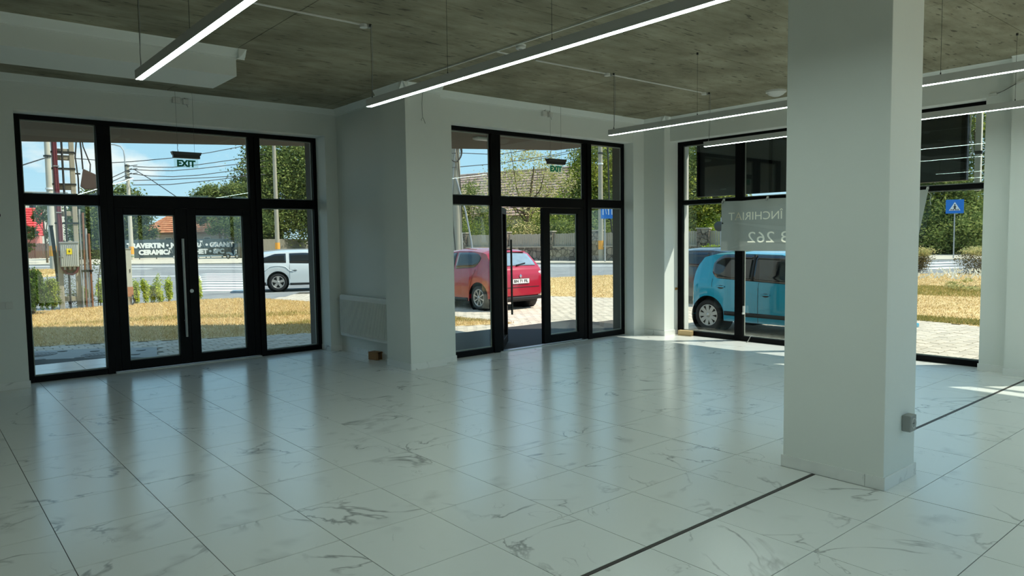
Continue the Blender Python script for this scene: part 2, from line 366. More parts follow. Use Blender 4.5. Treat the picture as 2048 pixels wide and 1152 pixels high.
def textmesh(s, width=None, height=None, ext=.004, bold=.0):
    cu = bpy.data.curves.new('lettering', 'FONT'); cu.body = s; cu.extrude = ext; cu.offset = bold; cu.size = 1; cu.resolution_u = 3
    ob = bpy.data.objects.new('lettering', cu); COL.objects.link(ob)
    dg = bpy.context.evaluated_depsgraph_get(); me = bpy.data.meshes.new_from_object(ob.evaluated_get(dg))
    co = np.empty(len(me.vertices)*3); me.vertices.foreach_get('co', co); co = co.reshape(-1, 3)
    fc = [tuple(p.vertices) for p in me.polygons]
    bpy.data.objects.remove(ob); bpy.data.meshes.remove(me); bpy.data.curves.remove(cu)
    return co, fc
def text(s, origin, xd, up, width, height, mat, parent, name='lettering', ext=.003, bold=.02, local=False, capref=None):
    """lettering fitted to width x height, lower left corner of its capitals at origin"""
    co, fc = textmesh(s, bold=bold)
    ref, _ = textmesh(capref or 'EHI', bold=bold)
    y0, y1 = ref[:, 1].min(), ref[:, 1].max(); x0, x1 = co[:, 0].min(), co[:, 0].max()
    sx = width/(x1-x0); sy = height/(y1-y0)
    xd, up = Vector(xd).normalized(), Vector(up).normalized(); nn = xd.cross(up); o = Vector(origin); b = MB()
    zmx = max(abs(co[:, 2]).max(), 1e-6)
    b.add([o+xd*((p[0]-x0)*sx)+up*((p[1]-y0)*sy)+nn*(p[2]/zmx*ext) for p in co], fc)
    return b.build(name, mat, parent, local=local)

# ------------------------------------------------------------------ FLOOR
HC = 3.65
fl = MB().box(-6, 9.9, -8.6, 4.46, -.25, -.006).build('floor', GROUT); tag(fl, 'white marble look tiled shop floor with dark joints', kind='structure')
xs = [.6*i for i in range(-10, 17)]
ys = [4.8-.6*k for k in range(15)]           # 4.8 ... -3.6
ys2 = [-3.626-.6*k for k in range(9)]
rows = [(ys[k+1], ys[k]) for k in range(14)]+[(ys2[k+1], ys2[k]) for k in range(8)]
cells = []
for i in range(len(xs)-1):
    for (b0, b1) in rows:
        a0, a1 = xs[i], xs[i+1]
        yl = 4.43 if a0 < 4.5 else 2.20
        b1c = min(b1, yl); a1c = min(a1, 9.53)
        if b1c-b0 < .03 or a1c-a0 < .03: continue
        g0 = .0045 if abs(a0-4.2) < .01 else .0022; g1 = .0045 if abs(a1-4.2) < .01 else .0022
        cells.append((a0+g0, a1c-g1, b0+.0022, b1c-.0022))
def inview(c):
    p = Vector(((c[0]+c[1])/2, (c[2]+c[3])/2, 0))-CAM; d = p.dot(_F)
    if d < .6: return None
    x, y = 1024+FPX*p.dot(_R2)/d, 576-FPX*p.dot(_U2)/d
    if -160 < x < 2210 and y < 1420: return d
    return None
vis = sorted([(inview(c), c) for c in cells if inview(c) is not None], key=lambda q: q[0]); rest = [c for c in cells if inview(c) is None]
tile_cache = {}
def tilemesh(w, h):
    k = (round(w, 4), round(h, 4))
    if k not in tile_cache: tile_cache[k] = MB().box(-w/2, w/2, -h/2, h/2, -.012, 0).mesh('tile', MARBLE)
    return tile_cache[k]
for n_, (d_, c) in enumerate(vis[:300]):
    o = bpy.data.objects.new('tile', tilemesh(c[1]-c[0], c[3]-c[2])); COL.objects.link(o); o.parent = fl; o.location = ((c[0]+c[1])/2, (c[2]+c[3])/2, random.uniform(-.0004, .0004))
    o.rotation_euler = (random.uniform(-.0006, .0006), random.uniform(-.0006, .0006), 0)
b = MB()
for c in rest+[c for _, c in vis[300:]]: b.box(c[0], c[1], c[2], c[3], -.012, 0)
tag(b.build('tiles', MARBLEJ, fl), kind='stuff')
tag(MB().box(-6, 9.5, -3.6245, -3.6015, -.006, .0006).build('joint_profile', WOODS, fl), 'dark metal joint profile between tile fields')

# ------------------------------------------------------------------ CEILING
ce = MB().box(-6, 9.9, -8.6, 4.75, HC, 3.95).build('ceiling', pm('ceiling_joint', (70, 64, 52), .9)); tag(ce, 'raw board marked concrete ceiling', kind='structure')
px_ = [2.12+2.13*k for k in range(-4, 5)]; py_ = [4.75-1.2136*k for k in range(12)]
pc = {}
for i in range(len(px_)-1):
    for j in range(len(py_)-1):
        x0, x1, y0, y1 = px_[i], min(px_[i+1], 9.9), py_[j+1], py_[j]
        if x1-x0 < .1: continue
        k = (round(x1-x0, 3), round(y1-y0, 3))
        if k not in pc: pc[k] = MB().box(-(x1-x0)/2+.004, (x1-x0)/2-.004, -(y1-y0)/2+.0025, (y1-y0)/2-.0025, -.006, .004).mesh('formwork_panel', CEIL)
        o = bpy.data.objects.new('formwork_panel', pc[k]); COL.objects.link(o); o.parent = ce; o.location = ((x0+x1)/2, (y0+y1)/2, HC+random.uniform(-.0015, .0015))

# ------------------------------------------------------------------ WALLS
def wallpart(b, name, label, mat=WALL): return tag(b.build(name, mat), label, kind='structure')
YF = 4.10
wallpart(MB().box(-6, .47, YF, 4.75, -.1, HC).box(4.33, 4.55, YF, 4.47, -.1, HC).box(.47, 4.33, YF, 4.75, 3.25, HC), 'wall_front', 'white front wall around the double door window')
wallpart(MB().box(4.52, 5.13, 2.1, 4.75, -.1, HC), 'wall_radiator', 'white return wall carrying the radiator')
wallpart(MB().box(4.33, 4.87, 1.83, 2.42, 0, HC), 'wall_pier', 'white pier beside the open door window')
wallpart(MB().box(4.86, 5.15, 1.99, 2.45, -.1, HC).box(8.88, 9.2, 1.985, 2.27, -.1, HC).box(5.15, 8.88, 1.99, 2.45, 3.25, HC), 'wall_entrance', 'white wall around the open door window')
wallpart(MB().box(9.15, 9.56, 1.55, 2.6, -.1, HC), 'wall_corner', 'white corner pillar between two windows')
wallpart(MB().box(9.3, 9.9, -3.06, 1.55, 3.25, HC).box(9.3, 9.9, -3.36, -3.06, -.1, HC).box(9.17, 9.9, -4.2, -3.36, -.1, HC).box(9.3, 9.9, -8.6, -4.2, 3.25, HC).box(9.17, 9.9, -8.6, -8.3, -.1, HC), 'wall_street', 'white wall above the shop window on the right')
wallpart(MB().box(-6, 9.9, -8.8, -8.6, 3.25, HC).box(-6.2, 2.15, -8.8, -8.6, -.1, 3.25).box(8.9, 9.9, -8.8, -8.6, -.1, 3.25), 'wall_back', 'white back wall with an added unseen shop window')
wallpart(MB().box(-6.2, -6, -8.8, 4.75, -.1, HC), 'wall_left', 'white left wall')
# outer shell
wallpart(MB().box(9.56, 9.79, 1.53, 2.62, -.2, 3.3), 'trim_1', 'pale rendered outer jamb of the shop window', JAMB)
wallpart(MB().box(8.868, 9.56, 2.27, 2.445, -.2, 3.3), 'trim_2', 'brown grey outer pier beside the entrance', SOFFIT)
wallpart(MB().box(4.30, 4.52, 4.475, 4.74, -.2, 3.3), 'trim_3', 'brown grey outer pier beside the double door', SOFFIT)
wallpart(MB().prism([(-8, 4.76), (-8, 11.76), (8.74, 3.72), (8.86, 3.05), (8.86, 2.46), (5.12, 2.46), (5.12, 4.76)], 3.29, 3.62), 'trim_4', 'brown grey soffit slab over both entrances', SOFFIT)
wallpart(MB().prism([(-8, -8.8), (-8, 11.7), (8.7, 3.7), (9.9, 2.6), (9.9, -8.8)], 3.96, 4.6).box(-8, 10.3, -8.8, 5.09, 4.6, 16.5), 'trim_5', 'upper storeys of the building above the shop', WALLO)

# cornices
def cornice(name, p0, p1, nrm, label, h=.085, d=.085):
    p0, p1 = Vector((p0[0], p0[1], 0)), Vector((p1[0], p1[1], 0)); nrm = Vector((nrm[0], nrm[1], 0)); b = MB()
    prof = [(0, HC-h-.012), (.012, HC-h-.012), (.012, HC-h), (.03, HC-h+.012), (.05, HC-.045), (.066, HC-.02), (d-.01, HC-.012), (d, HC-.004), (d, HC-.0065), (0, HC-.0065)]
    n = len(prof); vs_ = [p+nrm*q[0]+Vector((0, 0, q[1])) for p in (p0, p1) for q in prof]
    b.add(vs_, [tuple(range(n)), tuple(range(n, 2*n))[::-1]]+[(k, (k+1) % n, n+(k+1) % n, n+k) for k in range(n)])
    return tag(b.build(name, WALL), label, kind='structure')
D = .085
cornice('trim_6', (-6, YF), (4.52, YF), (0, -1), 'white cornice along the front wall')
cornice('trim_7', (4.52, YF), (4.52, 2.42), (-1, 0), 'white cornice above the radiator')
cornice('trim_8', (4.33, 2.5), (4.33, 1.83-D), (-1, 0), 'white cornice on the pier left face')
cornice('trim_9', (4.33-D, 1.83), (4.87, 1.83), (0, -1), 'white cornice on the pier front face')
cornice('trim_10', (4.87, 1.99), (9.15, 1.99), (0, -1), 'white cornice above the open door window')
cornice('trim_11', (9.15, 2.0), (9.15, 1.55-D), (-1, 0), 'white cornice on the corner pillar left face')
cornice('trim_12', (9.15-D, 1.55), (9.3, 1.55), (0, -1), 'white cornice on the corner pillar front face')
cornice('trim_13', (9.3, 1.55), (9.3, -3.36), (-1, 0), 'white cornice above the shop window')
cornice('trim_14', (9.17, -3.36), (9.17, -8.6), (-1, 0), 'white cornice on the right pillar')
wallpart(MB().box(-6, 2.13, 1.52, 2.26, 3.38, HC-.003), 'trim_15', 'white dropped ceiling beam at upper left')
cornice('trim_16', (-6, 1.52), (2.13+D, 1.52), (0, -1), 'white cornice along the dropped beam front')
cornice('trim_17', (2.13, 1.52-D), (2.13, 2.26), (1, 0), 'white cornice on the dropped beam end')
# freestanding column
colm = MB().box(4.212, 4.695, -4.078, -3.375, 0, HC-.003).build('wall_column', WALL, bevel=.004); tag(colm, 'square white freestanding column in the middle of the shop', kind='structure')

# skirting tiles
def baseboard(name, p0, p1, nrm, label, h=.085, t=.012):
    r = struct(name, label); p0, p1 = Vector((p0[0], p0[1], 0)), Vector((p1[0], p1[1], 0)); nrm = Vector((nrm[0], nrm[1], 0))
    ln = (p1-p0).length; u = (p1-p0)/ln; s = 0
    while s < ln-.002:
        e_ = min(s+.6, ln); e_ = ln if ln-e_ < .05 else e_
        MB().obox(p0+u*((s+e_)/2)+nrm*(t/2)+Vector((0, 0, h/2)), u*((e_-s)/2-.0012), nrm*(t/2), Vector((0, 0, h/2))).build('skirting_tile', MARBLES, r, bevel=.0015)
        s = e_
    return r
baseboard('baseboard_1', (-6, YF), (.482, YF), (0, -1), 'marble skirting on the far left wall')
baseboard('baseboard_2', (4.33, 4.40), (4.33, YF-.012), (-1, 0), 'marble skirting in the window reveal left of the radiator')
baseboard('baseboard_3', (4.318, YF), (4.52, YF), (0, -1), 'marble skirting beside the radiator')
baseboard('baseboard_4', (4.52, YF), (4.52, 2.42), (-1, 0), 'marble skirting under the radiator')
baseboard('baseboard_5', (4.33, 2.42), (4.33, 1.818), (-1, 0), 'marble skirting on the pier left face')
baseboard('baseboard_6', (4.33, 1.83), (4.882, 1.83), (0, -1), 'marble skirting on the pier front face')
baseboard('baseboard_7', (4.87, 1.99), (5.162, 1.99), (0, -1), 'marble skirting between the pier and the open door window')
baseboard('baseboard_8', (8.868, 1.985), (9.15, 1.985), (0, -1), 'marble skirting right of the open door window')
baseboard('baseboard_9', (9.15, 1.985), (9.15, 1.538), (-1, 0), 'marble skirting on the corner pillar left face')
baseboard('baseboard_10', (9.15, 1.55), (9.5, 1.55), (0, -1), 'marble skirting on the corner pillar front face')
baseboard('baseboard_11', (9.3, -3.048), (9.3, -3.36), (-1, 0), 'marble skirting right of the shop window')
baseboard('baseboard_12', (9.17, -3.348), (9.17, -4.2), (-1, 0), 'marble skirting on the far right pillar')
baseboard('baseboard_13', (4.212, -3.363), (4.212, -4.09), (-1, 0), 'marble skirting on the column left face')
baseboard('baseboard_14', (4.20, -4.078), (4.707, -4.078), (0, -1), 'marble skirting on the column front face')
baseboard('baseboard_15', (4.695, -4.09), (4.695, -3.363), (1, 0), 'marble skirting on the column right face')
baseboard('baseboard_16', (4.707, -3.375), (4.20, -3.375), (0, 1), 'marble skirting on the column back face')

# ------------------------------------------------------------------ WINDOWS
class Fr:
    """a window in a vertical plane: u along the wall, z up, w outwards"""
    def __init__(s, axis, c, d): s.axis, s.c, s.d = axis, c, d       # axis 'x' : plane y=c ; axis 'y' : plane x=c
    def box(s, b, u0, u1, z0, z1, w0, w1):
        if s.axis == 'x': b.box(u0, u1, s.c+w0, s.c+w1, z0, z1)
        else: b.box(s.c+w0, s.c+w1, u0, u1, z0, z1)
        return b
    def bar(s, parent, name, u0, u1, z0, z1, w0=-.03, w1=.045, mat=ALU, bevel=.003): return s.box(MB(), u0, u1, z0, z1, w0, w1).build(name, mat, parent, bevel=bevel)
    def pane(s, parent, u0, u1, z0, z1, name='glass_pane'):
        g = s.box(MB(), u0-.004, u1+.004, z0-.004, z1+.004, .008, .014).build(name, GLASS, parent)
        b = MB(); k = .014
        for q in ((u0, u0+k, z0, z1), (u1-k, u1, z0, z1), (u0+k, u1-k, z0, z0+k), (u0+k, u1-k, z1-k, z1)): s.box(b, q[0], q[1], q[2], q[3], .016, .03)
        b.build('glazing_spacer', SPACER, parent); return g
w1 = struct('window_1', 'black framed glazing with double door on the left', (0, 4.44, 0)); f1 = Fr('x', 4.44, 1)
ZT, ZU, ZL, ZB = 3.19, 2.305, 2.175, .075
f1.bar(w1, 'frame', .47, .56, 0, 3.255); f1.bar(w1, 'frame', 4.27, 4.335, 0, 3.255)
f1.bar(w1, 'frame', .56, 4.27, ZT, 3.255)
f1.bar(w1, 'sill_rail', .56, 1.36, 0, ZB); f1.bar(w1, 'sill_rail', 3.455, 4.27, 0, ZB)
f1.bar(w1, 'mullion', 1.36, 1.445, 0, ZT, -.05); f1.bar(w1, 'mullion', 1.445, 1.522, .02, ZT)
f1.bar(w1, 'mullion', 3.29, 3.37, .02, ZT); f1.bar(w1, 'mullion', 3.37, 3.452, 0, ZT, -.05)
f1.bar(w1, 'transom', .56, 1.36, ZL, ZU); f1.bar(w1, 'transom', 1.522, 3.29, 2.15, ZU); f1.bar(w1, 'transom', 3.452, 4.27, ZL, ZU)
for q in ((.56, 1.36, ZU, ZT), (1.522, 3.29, ZU, ZT), (3.452, 4.27, ZU, ZT), (.56, 1.36, ZB, ZL), (3.452, 4.27, ZB, ZL)): f1.pane(w1, *q)
tag(MB().box(1.45, 3.37, 4.385, 4.47, -.004, .012).build('threshold', STEEL, w1), 'metal threshold strip under the double door')
def leaf(name, label, fr, u0, u1, g0, g1, z0=.02, z1=2.148, gz0=.142, gz1=2.061, w0=-.028, w1=.042):
    d = struct(name, label, (u0, fr.c, 0) if fr.axis == 'x' else (fr.c, u0, 0))
    fr.bar(d, 'stile', u0, g0, z0, z1, w0, w1); fr.bar(d, 'stile', g1, u1, z0, z1, w0, w1)
    fr.bar(d, 'rail', g0, g1, z0, gz0, w0, w1); fr.bar(d, 'rail', g0, g1, gz1, z1, w0, w1); fr.pane(d, g0, g1, gz0, gz1); return d
d1 = leaf('door_1', 'left leaf of the closed double door with long pull handles', f1, 1.524, 2.405, 1.628, 2.256)
d2 = leaf('door_2', 'right leaf of the closed double door', f1, 2.408, 3.288, 2.53, 3.173)
def pull(parent, x, y0, sgn, z0, z1, zs, mat, name='pull_handle'):
    y = y0+sgn*.075; h = MB().cyl((x, y, z0), (x, y, z1), .016, n=12).build(name, mat, parent)
    for z in zs: MB().cyl((x, y0, z), (x, y, z), .009, n=8).build('standoff', mat, h)
    return h
pull(d1, 2.325, 4.412, -1, .40, 1.74, (.62, 1.53), STEEL); pull(d1, 2.315, 4.482, 1, .40, 1.74, (.62, 1.53), DSTEEL)
tag(MB().cyl((2.43, 4.412, 1.02), (2.43, 4.398, 1.02), .026, n=14).build('lock_cylinder', STEEL, d2), 'steel lock rosette')

w2 = struct('window_2', 'black framed glazing with the open entrance door', (0, 2.22, 0)); f2 = Fr('x', 2.22, 1)
f2.bar(w2, 'frame', 5.13, 5.262, 0, 3.255); f2.bar(w2, 'frame', 8.845, 8.93, 0, 3.255); f2.bar(w2, 'frame', 5.262, 8.845, ZT, 3.255)
f2.bar(w2, 'sill_rail', 5.262, 5.985, 0, .085); f2.bar(w2, 'sill_rail', 8.058, 8.845, 0, .085)
f2.bar(w2, 'mullion', 5.985, 6.085, 0, ZT, -.05); f2.bar(w2, 'mullion', 6.085, 6.165, .0, ZT)
f2.bar(w2, 'mullion', 7.90, 7.965, .0, ZT); f2.bar(w2, 'mullion', 7.965, 8.058, 0, ZT, -.05)
f2.bar(w2, 'transom', 5.262, 5.985, 2.168, 2.295); f2.bar(w2, 'transom', 6.165, 7.90, 2.15, 2.295); f2.bar(w2, 'transom', 8.058, 8.845, 2.163, 2.292)
for q in ((5.262, 5.985, 2.295, ZT), (6.165, 7.90, 2.295, ZT), (8.058, 8.845, 2.292, ZT), (5.262, 5.985, .085, 2.168), (8.058, 8.845, .085, 2.163)): f2.pane(w2, *q)
tag(MB().box(6.1, 7.95, 2.17, 2.27, -.004, .012).build('threshold', STEEL, w2), 'metal threshold strip under the open entrance')
d4 = leaf('door_4', 'closed right leaf of the entrance door', f2, 7.0, 7.897, 7.138, 7.76, z0=.025, z1=2.146, gz0=.15, gz1=2.056)
# open leaf, swung outwards about the left jamb
d3 = bpy.data.objects.new('door_3', None); COL.objects.link(d3); BASE['door_3'] = Vector((0, 0, 0)); tag(d3, 'open left leaf of the entrance door swung outwards with long pull handle', kind='structure')
d3.location = (6.185, 2.26, 0); d3.rotation_euler = (0, 0, math.radians(45.6)); f3 = Fr('x', 0, 1)
f3.bar(d3, 'stile', 0, .13, .02, 2.146, -.03, .04); f3.bar(d3, 'stile', .75, .88, .02, 2.146, -.03, .04)
f3.bar(d3, 'rail', .13, .75, .02, .15, -.03, .04); f3.bar(d3, 'rail', .13, .75, 2.056, 2.146, -.03, .04); f3.pane(d3, .13, .75, .15, 2.056)
pull(d3, .80, -.03, -1, .46, 1.66, (.62, 1.50), DSTEEL)

w3 = struct('window_3', 'tall black framed shop window with a rent banner', (9.54, 0, 0)); f3w = Fr('y', 9.54, 1)
f3w.bar(w3, 'frame', 1.46, 1.55, 0, 3.255); f3w.bar(w3, 'frame', -3.06, -3.005, 0, 3.255); f3w.bar(w3, 'frame', -3.005, 1.46, 3.18, 3.255)
f3w.bar(w3, 'sill_rail', -3.005, 1.46, 0, .075)
f3w.bar(w3, 'mullion', .30, .44, .075, 3.18, -.035); f3w.bar(w3, 'mullion', -1.22, -1.08, .075, 3.18, -.035)
for u0, u1 in ((.44, 1.46), (-1.08, .30), (-3.005, -1.22)):
    f3w.bar(w3, 'transom', u0, u1, 2.203, 2.268); f3w.pane(w3, u0, u1, .075, 2.203); f3w.pane(w3, u0, u1, 2.268, 3.18)
h = MB().box(9.505-.012, 9.512, .25, .285, .43, .56).build('window_latch', WPLAST, w3, bevel=.004); MB().box(9.47, 9.495, .255, .28, .43, .46).build('latch_lever', WPLAST, h, bevel=.003)
tag(MB().tube([(9.51, .12, .10), (9.47, .13, .09), (9.43, .14, .03), (9.40, .15, .004)], .007).build('door_hook', STEEL), 'small steel hook leaning on the shop window sill rail', 'hook')
w4 = struct('window_4', 'tall black framed window beyond the right pillar', (9.54, -6, 0))
f3w.bar(w4, 'frame', -4.29, -4.2, 0, 3.255); f3w.bar(w4, 'frame', -8.3, -8.2, 0, 3.255); f3w.bar(w4, 'frame', -8.2, -4.29, 3.18, 3.255); f3w.bar(w4, 'sill_rail', -8.2, -4.29, 0, .075)
for u in (-5.6, -6.9): f3w.bar(w4, 'mullion', u-.07, u+.07, .075, 3.18, -.035)
for u0, u1 in ((-5.53, -4.29), (-6.83, -5.67), (-8.2, -6.97)):
    f3w.bar(w4, 'transom', u0, u1, 2.203, 2.268); f3w.pane(w4, u0, u1, .075, 2.203); f3w.pane(w4, u0, u1, 2.268, 3.18)

w5 = struct('window_5', 'unseen black framed shop window added in the back wall for daylight', (0, -8.7, 0)); f5 = Fr('x', -8.7, 1)  # unseen window, added and sized to bring daylight from behind
f5.bar(w5, 'frame', 2.15, 8.9, 3.18, 3.25); f5.bar(w5, 'sill_rail', 2.15, 8.9, 0, .075)
for k in range(6): f5.bar(w5, 'mullion', 2.15+k*1.35-.04, 2.15+k*1.35+.04, .075, 3.18)
for k in range(5): f5.pane(w5, 2.19+k*1.35, 2.15+(k+1)*1.35-.04, .075, 3.18)

# ------------------------------------------------------------------ INDOOR THINGS
def pendant(x, label, cups):
    t = thing('linear_pendant_light', label, 'pendant light', (x, -.03, 2.91), 0, 'linear pendant lights')
    y0, y1, z0 = -.03, -6.15, 2.91
    b = MB(); b.box(x-.026, x-.0235, y1, y0, z0, z0+.066); b.box(x+.0235, x+.026, y1, y0, z0, z0+.066); b.box(x-.0235, x+.0235, y1, y0, z0+.052, z0+.066)
    b.build('housing', LAMPB, t)
    MB().box(x-.0236, x+.0236, y1+.002, y0-.002, z0-.0008, z0+.005).build('diffuser', LED, t)
    for y in (y0, y1): MB().box(x-.026, x+.026, y-.0015, y+.0015, z0, z0+.066).build('end_cap', LAMPB, t)
    for k, y in enumerate((-.10, -1.30, -2.5, -3.7, -4.9, -6.0)):
        c = MB().tube([(x, y, z0+.066), (x, y, HC-.01)], .0016, 5).build('suspension_cable', DSTEEL, t)
        MB().cyl((x, y, HC-.03), (x, y, HC-.006), .011, n=8).build('ceiling_grip', DSTEEL, c); MB().cyl((x, y, z0+.066), (x, y, z0+.085), .005, n=8).build('cable_grip', DSTEEL, c)
    MB().tube([(x, -.115, HC-.02), (x+.004, -.118, 3.3), (x-.003, -.11, 3.1), (x+.003, -.10, 3.02), (x, -.085, 2.976)], .003, 5).build('power_cord', GPLAST, t)
    return t
pendant(.84, 'leftmost of four long linear pendant lights, before the ceiling beam', 1)
pendant(2.78, 'long linear pendant light crossing the middle of the ceiling', 1)
pendant(6.07, 'long linear pendant light passing behind the white column, nearer one', 1)
pendant(8.02, 'long linear pendant light closest to the shop window with banner', 1)
def junction(x, y, label):
    t = thing('junction_box', label, 'junction box', (x, y, HC-.03), 0, 'ceiling junction boxes')
    MB().cyl((x, y, HC-.036), (x, y, HC-.006), .036, n=14).build('cover', WPLAST, t); MB().box(x+.03, x+.075, y-.018, y+.018, HC-.03, HC-.006).build('terminal', GPLAST, t)
junction(2.735, -.055, 'small junction box at the end of the left ceiling conduit'); junction(6.02, -.04, 'small junction box between two ceiling conduit runs'); junction(7.97, -.05, 'small junction box at the far right conduit end')
def conduit(label, p0, p1): tag(MB().bar(p0, p1, .016, .012).build('cable_conduit', WPLAST), label, 'conduit', 'ceiling cable conduits')
zc = HC-.012
conduit('white conduit on the ceiling running to the left junction box', (.9, -.06, zc), (2.70, -.055, zc))
conduit('long white conduit on the ceiling from pier through smoke detector', (4.285, 1.72, zc), (4.285, -6.5, zc))
conduit('short white conduit stub beside the smoke detector', (4.30, -.05, zc), (4.50, -.048, zc))
conduit('white conduit on the ceiling between long conduit and middle junction box', (4.88, -.02, zc), (5.98, -.04, zc))
conduit('white conduit on the ceiling ending at the right junction box', (6.09, -.04, zc), (7.93, -.05, zc))
t = thing('smoke_detector', 'round white smoke detector on the ceiling conduit', 'smoke detector', (4.33, -.40, HC-.05))
MB().lathe([(0, 0), (.045, 0), (.052, .012), (.052, .022), (.04, .026), (.056, .03), (.056, .05), (0, .05)], (4.33, -.40, HC-.054), (0, 0, 1)).build('detector_body', WPLAST, t); MB().lathe([(0, 0), (.02, 0), (.022, .006), (0, .006)], (4.33, -.40, HC-.058), (0, 0, 1), 14).build('grille', GPLAST, t)
t = thing('dome_lamp', 'round white dome ceiling lamp beside the column', 'ceiling lamp', (8.68, -.72, HC-.09))
MB().lathe([(0, 0), (.05, .006), (.095, .026), (.118, .05), (.124, .058)], (8.68, -.72, HC-.088), (0, 0, 1), 24).build('dome', WPLAST, t); MB().cyl((8.68, -.72, HC-.032), (8.68, -.72, HC-.006), .135, n=24).build('base_ring', WPLAST, t)

def exit_sign(x0, x1, y, zh, label):
    t = thing('exit_sign', label, 'exit sign', ((x0+x1)/2, y, zh))
    b = MB(); b.add([(x0, y-.045, zh+.085), (x1, y-.045, zh+.085), (x1, y+.045, zh+.085), (x0, y+.045, zh+.085), (x0+.012, y-.035, zh+.045), (x1-.012, y-.035, zh+.045), (x1-.012, y+.035, zh+.045), (x0+.012, y+.035, zh+.045)], [(0, 1, 2, 3), (7, 6, 5, 4), (0, 4, 5, 1), (1, 5, 6, 2), (2, 6, 7, 3), (3, 7, 4, 0)])
    b.box(x0+.02, x1-.02, y-.03, y+.03, zh+.005, zh+.05); b.build('housing', DSTEEL, t, bevel=.003)
    p = MB().box(x0+.03, x1-.04, y-.003, y+.003, zh-.12, zh+.006).build('acrylic_plate', ACRYL, t)
    text('EXIT', (x0+.065, y-.0065, zh-.105), (1, 0, 0), (0, 0, 1), x1-x0-.14, .088, GREEN, p, ext=.002, bold=.05)
    for x in (x0+.08, x1-.08): MB().tube([(x, y, zh+.084), (x, y, HC-.006)], .0015, 5).build('suspension_wire', DSTEEL, t)
    MB().tube([(x0+.09, y, zh+.084), (x0+.078, y, zh+.13), (x0+.085, y, zh+.17), (x0+.078, y, zh+.2)], .003, 5).build('power_cord', DSTEEL, t)
exit_sign(2.13, 2.50, 3.98, 2.78, 'hanging EXIT sign in front of the closed double door')
exit_sign(6.80, 7.18, 1.885, 2.772, 'hanging EXIT sign in front of the open entrance door')
def twinlamp(x, y, z, label):
    t = thing('emergency_lamp', label, 'emergency lamp', (x, y, z), 0, 'emergency lamps above the doors')
    MB().box(x-.01, x+.085, y-.045, y, z, z+.075).build('left_box', WPLAST, t, bevel=.004); MB().box(x+.12, x+.19, y-.05, y, z-.005, z+.065).build('right_box', WPLAST, t, bevel=.004)
    MB().tube([(x+.03, y-.025, z+.076), (x+.07, y-.04, z+.11), (x+.1, y-.03, z+.13), (x+.14, y-.03, z+.09), (x+.15, y-.045, z+.01), (x+.18, y-.03, z-.04)], .003, 5).build('loose_wire', DSTEEL, t)
twinlamp(2.21, YF, 3.505, 'white twin box with loose wire above the double door')
twinlamp(6.80, 1.99, 3.488, 'white twin box with loose wire above the entrance door')
tag(MB().tube([(4.56, 1.76, 3.648), (4.565, 1.80, 3.40), (4.57, 1.80, 3.24), (4.58, 1.79, 3.21), (4.61, 1.80, 3.16)], .004, 5).tube([(4.57, 1.80, 3.23), (4.545, 1.795, 3.2), (4.555, 1.79, 3.19)], .003, 5).build('loose_wire', GPLAST), 'loose electric wire end dangling on the white pier', 'wire')
t = thing('wall_cable', 'white cable stub with loose ends high on the far right pillar', 'wire', (9.2, -3.2, 3.3))
MB().bar((9.29, -3.09, 3.27), (9.29, -3.17, 3.28), .02, .03).build('cable_cover', WPLAST, t); MB().bar((9.15, -3.40, 3.34), (9.15, -3.50, 3.37), .02, .03).build('cable_cover', WPLAST, t)
MB().tube([(9.28, -3.17, 3.28), (9.27, -3.24, 3.30), (9.16, -3.37, 3.33), (9.15, -3.41, 3.345)], .004, 5).build('bare_wire', DSTEEL, t); MB().tube([(9.15, -3.49, 3.37), (9.145, -3.51, 3.42), (9.14, -3.505, 3.36)], .003, 5).build('bare_wire', DSTEEL, t)
t = thing('wall_anchor', 'small brass bracket on the sunlit corner pillar', 'bracket', (9.47, 1.55, .78))
MB().box(9.44, 9.452, 1.53, 1.55, .76, .80).box(9.478, 9.49, 1.53, 1.55, .765, .80).box(9.44, 9.49, 1.535, 1.545, .79, .80).build('bracket_body', pm('brass', (190, 150, 90), .4, .6), t)

# radiator
t = thing('radiator', 'white ribbed panel radiator on the wall beside the pier', 'radiator', (4.46, 3.18, .25))
MB().box(4.425, 4.505, 2.42, 3.965, .25, .862).build('panel', WPLAST, t, bevel=.008)
b = MB()
for k in range(44):
    y = 3.925-k*.0335; b.bar((4.418, y, .305), (4.418, y, .80), .010, .016)
tag(b.build('rib', WPLAST, t), kind='stuff')
MB().box(4.43, 4.50, 2.44, 3.945, .858, .872).build('top_grille', WPLAST, t)
MB().box(4.417, 4.426, 2.44, 3.94, .815, .835).build('upper_seam', WPLAST, t)
b = MB()
for k in range(44): b.box(4.4165, 4.421, 3.913-k*.0335, 3.925-k*.0335, .288, .298)
tag(b.build('rib_highlight', pm('radiator_highlight', (236, 238, 232), .4), t), kind='stuff')  # pale marks paint a highlight along the foot of the ribs
h = MB().cyl((4.46, 3.965, .80), (4.46, 4.02, .80), .012, n=10).build('valve', STEEL, t); MB().cyl((4.46, 4.02, .80), (4.46, 4.085, .80), .023, .019, n=14).build('thermostat_head', WPLAST, h)
tag(MB().cyl((4.417, 2.475, .80), (4.423, 2.475, .80), .024, n=14).build('vent_plug', BLACK, t), 'black vent plug')
tag(MB().cyl((4.46, 2.42, .29), (4.46, 2.35, .29), .016, n=10).sphere((4.46, 2.37, .29), .022, 10, 6).build('pipe_fitting', pm('copper_fitting', (132, 84, 60), .5, .5), t), 'dull copper fitting')

